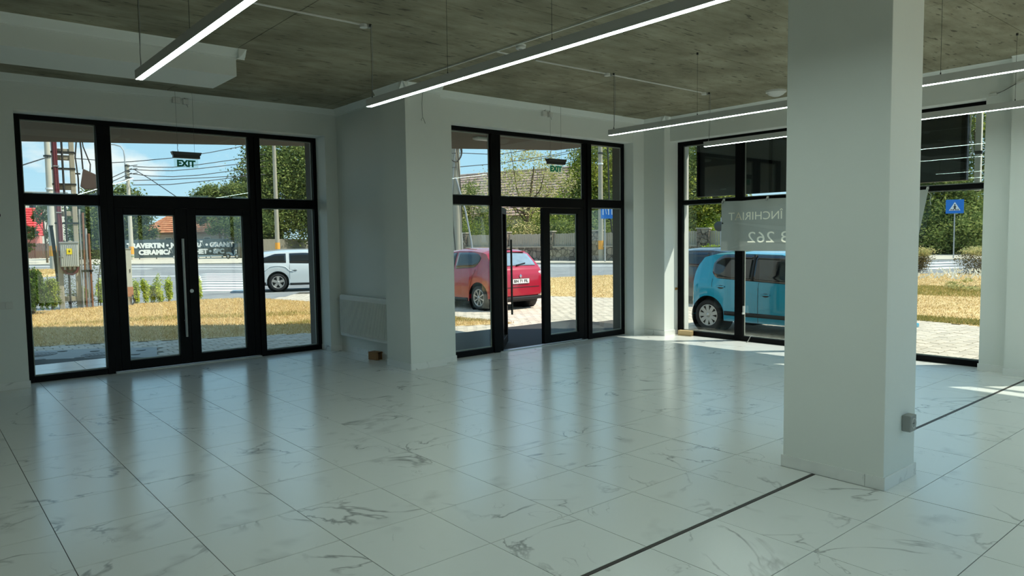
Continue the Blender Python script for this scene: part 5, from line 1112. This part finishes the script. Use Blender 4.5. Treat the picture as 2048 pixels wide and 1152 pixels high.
MB().obox(h0+ZV*2.0, hu*11.5, hn*4.2, ZV*2.2).build('house_wall', WALLO, t)
rb = MB(); E0 = h0-hu*12+hn*5; E1 = h0+hu*12+hn*5; slope(rb, E0+ZV*4.0, E1+ZV*4.0, h0+hu*12+ZV*9.0, h0-hu*12+ZV*9.0, 17, .06); slope(rb, h0+hu*12-hn*5+ZV*4.0, h0-hu*12-hn*5+ZV*4.0, h0-hu*12+ZV*9.0, h0+hu*12+ZV*9.0, 8, .10); tag(rb.build('roof_tiles', BROWNT, t), kind='stuff')
MB().cyl(h0-hu*12+ZV*9.06, h0+hu*12+ZV*9.06, .13, n=8).build('ridge', BROWNT, t); ch = MB().obox(h0+hu*6.2-hn*.9+ZV*9.2, hu*.35, hn*.35, ZV*.75).build('chimney', pm('chimney_brick', (186, 110, 84), .9, var=.15), t); MB().obox(h0+hu*6.2-hn*.9+ZV*9.98, hu*.42, hn*.42, ZV*.05).build('chimney_cap', CONC, ch)
for k in (-6, 0, 6): fr = MB().obox(h0+hu*k+hn*4.22+ZV*2.2, hu*.6, hn*.05, ZV*.8).build('window_frame', WHITEP, t); MB().obox(h0+hu*k+hn*4.28+ZV*2.2, hu*.5, hn*.01, ZV*.7).build('window_pane', GLASSC, fr)
t = thing('orange_roof_house', 'house with orange hipped tile roof behind the lettered fence', 'house', (33, 105, GZ)); hu2 = Vector((.53, -.85, 0)); hn2 = Vector((-.85, -.53, 0)); h0 = Vector((35.5, 107, 0))
MB().obox(h0+ZV*1.6, hu2*9.6, hn2*3.6, ZV*1.75).build('house_wall', pm('grey_plaster', (190, 180, 174), .9), t)
rb = MB(); e = 3.25; rz_ = 6.6; A_, B_ = h0-hu2*10.4+hn2*4.4, h0+hu2*10.4+hn2*4.4; R0, R1 = h0-hu2*6.6+ZV*rz_, h0+hu2*6.6+ZV*rz_
slope(rb, A_+ZV*e, B_+ZV*e, R1, R0, 11, .09); slope(rb, B_-hn2*8.8+ZV*e, A_-hn2*8.8+ZV*e, R0, R1, 6, .09); slope(rb, A_-hn2*8.8+ZV*e, A_+ZV*e, R0, R0+hn2*.01, 11, .09); slope(rb, B_+ZV*e, B_-hn2*8.8+ZV*e, R1, R1-hn2*.01, 6, .09); tag(rb.build('roof_tiles', ORT, t), kind='stuff')
MB().bar(A_+ZV*e, R0, .3, .2).bar(R0, R1, .3, .2).bar(B_+ZV*e, R1, .3, .2).build('ridge', ORT, t); MB().obox(h0+hn2*4.45+ZV*3.15, hu2*10.4, hn2*.08, ZV*.10).build('gutter', RUST, t)
for k in (-5, 2): fr = MB().obox(h0+hu2*k+hn2*3.62+ZV*1.9, hu2*.6, hn2*.05, ZV*.7).build('window_frame', WHITEP, t); MB().obox(h0+hu2*k+hn2*3.68+ZV*1.9, hu2*.5, hn2*.01, ZV*.6).build('window_pane', GLASSC, fr)
t = thing('red_roof_house', 'house with bright red metal tile roof at far left', 'house', (14, 138, GZ)); hu3 = Vector((.985, -.17, 0)); hn3 = Vector((-.17, -.985, 0)); h0 = Vector((12.9, 142.5, 0))
MB().obox(h0+ZV*1.6, hu3*4.9, hn3*4.0, ZV*1.75).build('house_wall', pm('pink_plaster', (214, 138, 128), .9), t)
rb = MB(); slope(rb, h0-hu3*5.4+hn3*5+ZV*3.3, h0+hu3*5.4+hn3*5+ZV*3.3, h0+hu3*5.4+hn3*.2+ZV*8.1, h0-hu3*5.4+hn3*.2+ZV*8.1, 12, .12); slope(rb, h0+hu3*5.4-hn3*5+ZV*3.3, h0-hu3*5.4-hn3*5+ZV*3.3, h0-hu3*5.4+ZV*8.1, h0+hu3*5.4+ZV*8.1, 6, .12); tag(rb.build('roof_tiles', REDT, t), kind='stuff')
MB().obox(h0+hn3*5.2+ZV*1.9, hu3*5.2, hn3*.5, ZV*.12).build('porch_roof', pm('pale_porch', (216, 200, 190), .8), t)
fr = MB().obox(h0+hu3*1.2+hn3*4.02+ZV*1.2, hu3*.7, hn3*.06, ZV*.8).build('window_frame', pm('brown_frame', (88, 58, 50), .8), t); MB().obox(h0+hu3*1.2+hn3*4.1+ZV*1.2, hu3*.6, hn3*.01, ZV*.7).build('window_pane', GLASSC, fr); MB().obox(h0+hu3*.8+hn3*3.7+ZV*5.3, hu3*.4, hn3*.15, ZV*.4).build('roof_window', GLASSC, t)
t = thing('apartment_block', 'pale apartment block rising behind the red roofed house', 'building', (18, 190, GZ)); h0 = Vector((17, 196, 0))
MB().obox(h0+ZV*6.6, hu3*13, hn3*6, ZV*6.8).build('block_wall', pm('pale_block', (218, 212, 200), .9), t); MB().obox(h0+ZV*13.6, hu3*13.4, hn3*6.4, ZV*.25).build('block_roof', GPLAST, t)
for i in range(7):
    for j in range(4): fr = MB().obox(h0+hu3*(-10+i*3.3)+hn3*6.03+ZV*(2.2+j*2.9), hu3*.8, hn3*.05, ZV*.8).build('window_frame', WHITEP, t); MB().obox(h0+hu3*(-10+i*3.3)+hn3*6.09+ZV*(2.2+j*2.9), hu3*.65, hn3*.01, ZV*.68).build('window_pane', GLASSC, fr)

# ------------------------------------------------------------------ TREES AND SHRUBS
LEAFN, LEAFS = 2.6, .58
def leafmesh(name, mat, parent, crowns, n, size, clump=.22, flat=.6):
    """crowns : (cx, cy, cz, rx, ry, rz) ; n leaves of the given size scattered in clumps"""
    n = int(n*LEAFN); size = size*LEAFS
    vol = np.array([c[3]*c[4]*c[5] for c in crowns]); cnt = np.maximum(1, (n*vol/vol.sum()).astype(int)); allp = []
    for c, k in zip(crowns, cnt):
        kc = max(8, k//120); d = RNG.normal(size=(kc, 3)); d /= np.linalg.norm(d, axis=1)[:, None]; r = RNG.uniform(.25, 1, kc)**.45
        cen = d*r[:, None]; idx = RNG.integers(0, kc, k); p = cen[idx]+RNG.normal(size=(k, 3))*clump*.78; allp.append(np.array(c[:3])+p*np.array(c[3:]))
    P_ = np.concatenate(allp); k = len(P_); a = RNG.normal(size=(k, 3)); a[:, 2] *= flat; a /= np.linalg.norm(a, axis=1)[:, None]; w = RNG.normal(size=(k, 3)); b_ = np.cross(a, w); b_ /= np.linalg.norm(b_, axis=1)[:, None]
    s = size*RNG.uniform(.6, 1.4, k)[:, None]; v = np.stack([P_-a*s, P_+b_*s*.5, P_+a*s, P_-b_*s*.5], 1)
    v[:, :, 2] = np.maximum(v[:, :, 2], GZ)
    base = BASE.get(parent.name, Vector((0, 0, 0))); me = fastmesh(name, v.reshape(-1, 3)-np.array(base), 4, mat)
    o = bpy.data.objects.new(name, me); COL.objects.link(o); o.parent = parent; o['kind'] = 'stuff'; BASE[o.name] = base; return o
def tree(label, x, y, crowns, n, size, kind, tr=.18, trunk_to=None, name='leafy_tree', branches=5, clump=.22, cat='tree', bark=BARK, extra=None):
    t = thing(name, label, cat, (x, y, GZ)); cx, cy, cz = crowns[0][:3]
    h = cz if trunk_to is None else trunk_to
    MB().tube([(x, y, GZ-.05), (x+(cx-x)*.3, y+(cy-y)*.3, h*.45), (cx, cy, h)], [tr*1.25, tr, tr*.45], 8).build('trunk', bark, t)
    for k in range(branches):
        c = crowns[k % len(crowns)]; a = 2*PI*k/branches+.7; z0 = h*(.35+.12*(k % 3)); f = .45*z0/h+.2
        MB().tube([(x+(cx-x)*f, y+(cy-y)*f, z0), (c[0]+c[3]*.35*math.cos(a), c[1]+c[4]*.35*math.sin(a), (z0+c[2])/2), (c[0]+c[3]*.75*math.cos(a), c[1]+c[4]*.75*math.sin(a), c[2]+c[5]*.3)], [tr*.5, tr*.32, tr*.1], 6).build('branch', bark, t)
    leafmesh('foliage', LEAF[kind], t, crowns, n, size, clump)
    if extra: leafmesh('foliage', LEAF[extra[0]], t, crowns, extra[1], size, clump)
    return t
tree('dark tree behind the ladder pole at far left', 18.0, 99, [(18.0, 99, 4.4, 2.6, 2.6, 4.2), (17.4, 98, 1.6, 2.4, 2.2, 1.9)], 5200, .30, 'dark', extra=('mid', 1800))
tree('dark leafy tree behind the left end of the lettered fence', 23.8, 101, [(23.0, 101.3, 5.4, 2.7, 2.6, 3.2), (22.0, 101.5, 7.2, 2.2, 2.0, 2.4), (24.3, 99.8, 2.9, 1.6, 1.4, 1.9), (21.3, 102, 3.2, 2.2, 2.0, 2.6)], 6500, .30, 'dark', extra=('mid', 3800))
tree('small tree beside the pale pole, before the red roof', 10.9, 83, [(10.7, 83, 5.0, 1.05, 1.0, .95), (11.4, 82.8, 3.4, .6, .6, 1.4)], 900, .20, 'dark', .09)
tree('low dark ornamental tree at the red roofed house', 9.2, 84, [(9.3, 84, 3.0, 1.1, 1.0, .75), (9.2, 84, 1.6, .9, .9, .5)], 900, .18, 'dark', .08, name='small_tree')
tree('mid green tree behind the middle of the lettered fence', 32.0, 93, [(31.8, 93.4, 7.0, 3.2, 3.0, 2.3), (34.6, 92, 7.4, 2.5, 2.5, 2.2), (30, 94.6, 6.0, 1.9, 1.9, 1.5)], 5200, .30, 'mid', extra=('dark', 2600))
tree('tall spreading tree above the plank fence', 42.4, 98, [(41.5, 97, 8.8, 6.0, 5.5, 6.8), (44.5, 95.5, 12.5, 4.5, 4.5, 4.0), (38.4, 96.6, 6.2, 3.2, 3, 3.6), (47.5, 96.8, 7.0, 4.0, 4, 5.4), (39.5, 96, 13.0, 2.6, 2.6, 3.0)], 15000, .34, 'mid', .42, branches=9, extra=('dark', 7500))
tree('dark low branching tree over the fence end and scooter', 29.8, 79.5, [(30.2, 79.5, 3.4, 2.6, 2.4, 1.5), (28.6, 81.5, 3.8, 1.9, 1.8, 1.3), (31.6, 81, 4.4, 2.4, 2.2, 1.6)], 4200, .24, 'dark', .16)
tree('leafy tree left of the brown roofed house', 43.2, 52.5, [(42.9, 52.2, 4.9, 2.2, 2.2, 2.5), (42.2, 53.4, 3.2, 2.0, 1.9, 2.1), (44.6, 51, 3.7, 1.5, 1.5, 1.6)], 3200, .18, 'mid', extra=('dry', 1500))
tree('airy olive coloured tree with forked trunk in front of the brown roof', 41.2, 41.8, [(42.5, 41.9, 7.0, 2.6, 2.4, 2.9), (40.6, 43.6, 6.2, 2.2, 2.2, 2.0), (43.6, 40.2, 6.2, 1.9, 1.9, 1.6), (41.6, 42.6, 9.6, 1.6, 1.6, 1.5), (40.9, 42.3, 4.2, 2.6, 2.2, 1.3)], 2400, .15, 'dry', .16, trunk_to=8.0, branches=8, clump=.30, extra=('yellow', 500))
tree('bushy bright green tree right of the forked tree', 46.9, 43, [(46.7, 43.4, 3.3, 2.6, 2.5, 2.1), (44.8, 44.6, 2.6, 2.0, 1.9, 1.5), (48.6, 41.4, 4.3, 1.5, 1.5, 1.6)], 4500, .17, 'lime', extra=('mid', 2200))
tree('tall yellow green tree behind the blue sign', 51.2, 42.3, [(51.2, 42.2, 7.4, 2.7, 2.7, 4.4), (50.2, 43.2, 4.2, 2.6, 2.4, 3.2), (52.4, 40.8, 5.0, 2.2, 2.2, 3.4)], 9000, .22, 'yellow', .24, extra=('mid', 6000))
tree('dark dense tree behind the pole with orange band', 49.2, 37.6, [(49.0, 37.8, 3.0, 2.6, 2.4, 2.4), (50.8, 36.4, 3.6, 2.6, 2.4, 3.0)], 6000, .20, 'dark')
hedge_spec = [(36.9, 50.5, 'mid', 1.7), (38.4, 47.2, 'yellow', 1.9), (39.6, 44.4, 'yellow', 1.8), (40.6, 41.0, 'dry', 1.7), (41.9, 38.0, 'dark', 1.9), (42.9, 35.4, 'mid', 2.0), (43.8, 32.6, 'mid', 2.1), (44.9, 29.6, 'dark', 2.1)]
for i, (x, y, k, r) in enumerate(hedge_spec):
    tree(['green shrub behind the stone wall, hidden by the cable wound pole', 'yellowish shrub behind the stone wall above the red car roof', 'yellow shrub behind the stone wall in the open doorway', 'olive shrub behind the stone wall at the forked tree', 'dark shrub behind the stone wall left of the door leaf glass centre', 'green shrub behind the stone wall in the closed leaf glass', 'green shrub behind the stone wall beside the mullion', 'dark shrub behind the stone wall behind the blue sign'][i], x, y, [(x, y, 1.9, r*1.2, r*1.1, r*.8), (x+.5, y-1.2, 1.2, r, r, r*.7)], 1500, .15, k, .07, name='shrub', branches=3, clump=.3, cat='shrub', extra=('mid', 700))
tree('large mixed green tree beyond the shop window left pane', 60.5, 37.6, [(60.5, 37.2, 5.2, 4.4, 4.2, 4.6), (61.5, 36.0, 9.0, 3.6, 3.4, 3.6), (57.5, 36.6, 4.6, 2.8, 2.6, 3.2), (63, 37, 3.2, 3, 3, 3.2)], 12000, .26, 'mid', .3, extra=('yellow', 6500))
tree('pale green rounded tree in front of the large mixed tree', 58.6, 34.6, [(58.4, 34.8, 2.2, 1.7, 1.6, 1.8), (58.9, 34.2, 1.2, 1.3, 1.2, 1.2)], 2200, .18, 'lime', .1, name='small_tree')
tree('low bright green bush behind the dark car', 42.5, 23.2, [(42.5, 23.2, .45, 1.3, 1.0, .55), (43.4, 22.4, .35, .9, .8, .45)], 1500, .12, 'lime', .03, name='shrub', cat='shrub')
tree('dry brown bush row behind the dark car', 40.9, 24.6, [(40.6, 24.8, .35, 1.2, 1.0, .5), (39.4, 26.2, .3, 1.1, 1.0, .45)], 1200, .10, 'brown', .03, name='shrub', cat='shrub')
rt = [(-.5, 'big dark tree left in the right hand window view', (70.5, 23.0), [(70.5, 23.0, 4.0, 3.4, 3.4, 4.6), (69, 24, 8.0, 3, 3, 3.0)], 'dark'),
      (0, 'big dark tree with thick trunk behind the crossing sign', (72.2, 18.2), [(72.0, 18.6, 5.0, 3.8, 3.6, 4.6), (73.4, 17.2, 9.6, 3.4, 3.4, 3.4), (70.9, 20.4, 6.8, 2.6, 2.6, 2.8)], 'dark'),
      (1, 'tall thinner tree top right in the right hand window view', (75.0, 15.6), [(75.0, 15.8, 8.5, 3.0, 3.0, 5.2), (75.6, 14.6, 3.4, 3.0, 3.0, 3.4), (74.4, 17.2, 12.0, 2.4, 2.4, 2.6)], 'mid'),
      (2, 'yellowish tree low behind the crossing sign post', (69.4, 17.4), [(69.4, 17.6, 3.4, 2.4, 2.2, 3.4), (69.0, 16.0, 2.4, 2.0, 2.0, 2.4)], 'mid')]
for _, lab, (x, y), cr_, k in rt: tree(lab, x, y, cr_, 2600 if 'thinner' in lab else 5200, .22, k, .42 if 'thick' in lab else .2, extra=('yellow', 900))
for i, (x, y, k, lab) in enumerate(((66.5, 26.8, 'dark', 'dark shrub mass low in the right hand window left part'), (65.0, 20.8, 'dark', 'dark shrub mass low behind the left dry bush'), (66.2, 15.6, 'mid', 'green shrub mass low behind the right dry bush'), (80, 26, 'dark', 'distant dark tree row seen between the right hand trees'), (84, 14, 'dark', 'distant dark tree at the far right window edge'))):
    tree(lab, x, y, [(x, y, 1.6+(i > 2)*3, 3.4, 3.0, 2.4+(i > 2)*3.4), (x+1, y-2, 1.3+(i > 2)*2, 2.6, 2.4, 1.9+(i > 2)*2.4)], 3000, .22, k, .1, name='shrub' if i < 3 else 'leafy_tree', cat='shrub' if i < 3 else 'tree', branches=3)
for i, (x, y, r_, lab) in enumerate(((34.0, 7.1, .62, 'dry flat topped bush at the street edge, left one in the right window view'), (35.0, 4.45, .95, 'dry flat topped bush at the street edge, right one in the right window view'))):
    t = tree(lab, x, y, [(x, y, .38, r_*.95, r_*1.05, .55)], 2200, .06, 'brown', .03, name='dry_bush', branches=6, clump=.3, cat='shrub'); leafmesh('foliage', LEAF['dry'], t, [(x, y, .86, r_, r_*1.1, .20)], 1100, .06, .3)
tree('half green weed patch in the dry lawn below the crossing sign', 24.3, 1.7, [(24.3, 1.6, GZ+.16, .5, .6, .2), (25.0, 2.2, GZ+.14, .45, .5, .16)], 500, .06, 'dry', .01, name='weed_clump', branches=3, cat='shrub')
# near W1 : conifer, bushes and the hedge row
t = thing('conifer_shrub', 'spiky dark green conifer shrub at the left lawn edge', 'shrub', (1.95, 16.5, GZ))
MB().tube([(1.95, 16.5, GZ-.03), (1.95, 16.5, .9)], [.045, .02], 8).build('trunk', BARK, t)
P_ = []
for i in range(150):
    a = random.uniform(0, 2*PI); z = random.uniform(.02, .85); r = .42*(1-(z/1.25)**1.5); P_.append((1.95+r*math.cos(a)*random.uniform(.35, 1), 16.5+r*math.sin(a)*random.uniform(.35, 1), z+.1))
cr_ = [(p[0], p[1], p[2], .05, .05, .13) for p in P_]; leafmesh('foliage', LEAF['conifer'], t, cr_, 5200, .045, .4, 2.2)
tree('rounded bright bush right of the conifer shrub', 2.5, 17.5, [(2.50, 17.5, .40, .19, .19, .36), (2.56, 17.5, .16, .15, .15, .24)], 1500, .035, 'lime', .02, name='shrub', cat='shrub', extra=('mid', 1200))
hs = [(3.84, 18.3, .16, .66, 'narrow hedge plant right of the riser pipes'), (4.66, 17.75, .15, .62, 'hedge plant beside the slim pale cabinet'), (4.95, 17.8, .15, .66, 'second hedge plant from the slim pale cabinet'), (5.34, 17.78, .18, .74, 'tallest hedge plant in the middle of the row'), (5.62, 17.82, .15, .66, 'hedge plant behind the long door handle'), (6.52, 17.85, .12, .66, 'sparse hedge plant at the right end of the row'), (3.45, 18.6, .14, .5, 'low hedge plant behind the rusty pipes'), (5.15, 17.9, .12, .45, 'small sparse hedge plant between two taller ones')]
for i, (x, y, r, h, lab) in enumerate(hs):
    tree(lab, x, y, [(x, y, GZ+h*.68, r*.72, r*.72, h*.40), (x+.03, y, GZ+h*.33, r*.55, r*.55, h*.34)], 420 if i not in (5, 7) else 200, .046, 'lime', .012, name='hedge_plant', branches=4, clump=.34, cat='shrub', extra=('lime2', 220))
t = thing('twig_sapling', 'thin leafy sapling right of the riser pipes', 'shrub', (3.75, 18.0, GZ))
MB().tube([(3.72, 18.0, GZ), (3.75, 18.0, .6), (3.85, 17.95, 1.25)], .012, 5).build('stem', BARK, t); leafmesh('foliage', LEAF['dark'], t, [(3.82, 17.97, 1.05, .22, .22, .28)], 90, .05, .5)
t = thing('ivy_growth', 'ivy growing through the lower openings of the ladder pole', 'shrub', (3.03, 18.1, GZ)); MB().tube([(3.0, 18.15, GZ), (3.05, 18.15, .8)], .01, 5).build('stem', BARK, t); leafmesh('foliage', LEAF['mid'], t, [(3.05, 18.2, .5, .26, .1, .5), (3.3, 18.1, .1, .3, .2, .22)], 900, .032, .4)

# ------------------------------------------------------------------ OVERHEAD CABLES
WIRES = [
[(17.94,91.87,11.36),(19.97,85.68,11.10),(23.99,84.18,11.62),(28.69,85.56,12.69),(35.35,86.67,14.45)],
[(20.07,85.55,10.55),(21.93,85.82,10.58),(24.51,86.28,10.76),(28.00,87.33,11.36),(32.77,88.65,12.37),(37.33,90.16,13.51)],
[(20.05,85.53,10.21),(21.91,85.81,10.21),(24.49,86.26,10.34),(27.97,87.31,10.87),(32.73,88.62,11.73),(37.28,90.12,12.64)],
[(20.02,85.51,9.69),(21.87,85.78,9.57),(24.45,86.23,9.63),(27.93,87.28,10.07),(32.69,88.59,10.96),(37.24,90.09,11.90)],
[(19.98,85.48,8.95),(24.21,86.41,9.31),(29.18,87.51,9.84),(37.17,90.04,10.76)],
[(19.95,85.46,8.44),(24.17,86.39,8.71),(29.16,87.49,9.46),(37.18,90.04,10.83)],
[(20.22,85.38,10.15),(20.78,81.39,8.86),(22.00,76.25,6.69)],
[(19.93,85.65,10.32),(16.13,77.41,8.48),(12.80,69.58,6.77)],
[(19.90,85.63,9.81),(16.11,77.40,8.07),(12.78,69.57,6.41)],
[(19.87,85.61,9.30),(16.09,77.38,7.77),(12.76,69.56,6.13)],
[(5.04,48.59,6.56),(8.57,60.73,8.61),(16.24,85.41,11.05)],
[(20.17,24.04,6.24),(22.81,26.19,6.70),(27.76,29.57,7.61),(34.38,33.26,8.60)],
[(20.15,24.03,5.94),(22.79,26.17,6.37),(27.51,28.40,6.80),(31.66,30.21,7.57),(38.30,32.60,8.82)],
[(20.11,24.00,5.19),(22.75,26.14,5.61),(27.48,28.37,6.26),(32.66,29.34,7.15),(41.36,32.65,8.93)],
[(39.67,39.24,8.09),(40.20,36.20,8.32),(41.34,32.64,8.59)]]
for i, w in enumerate(WIRES):
    r = .045 if i < 11 else .022
    lab = 'thin dark overhead cable strung from the street lamp pole' if i < 10 else 'overhead cable passing the pale round pole' if i == 10 else 'overhead cable leading away from the cable wound pole' if i < 14 else 'short overhead cable above the brown roofed house'
    tag(MB().tube(w, r, 5).build('overhead_cable', CABLE), lab, 'cable', 'cables at the street lamp pole' if i < 10 else ('cables at the cable wound pole' if 10 < i < 14 else None))
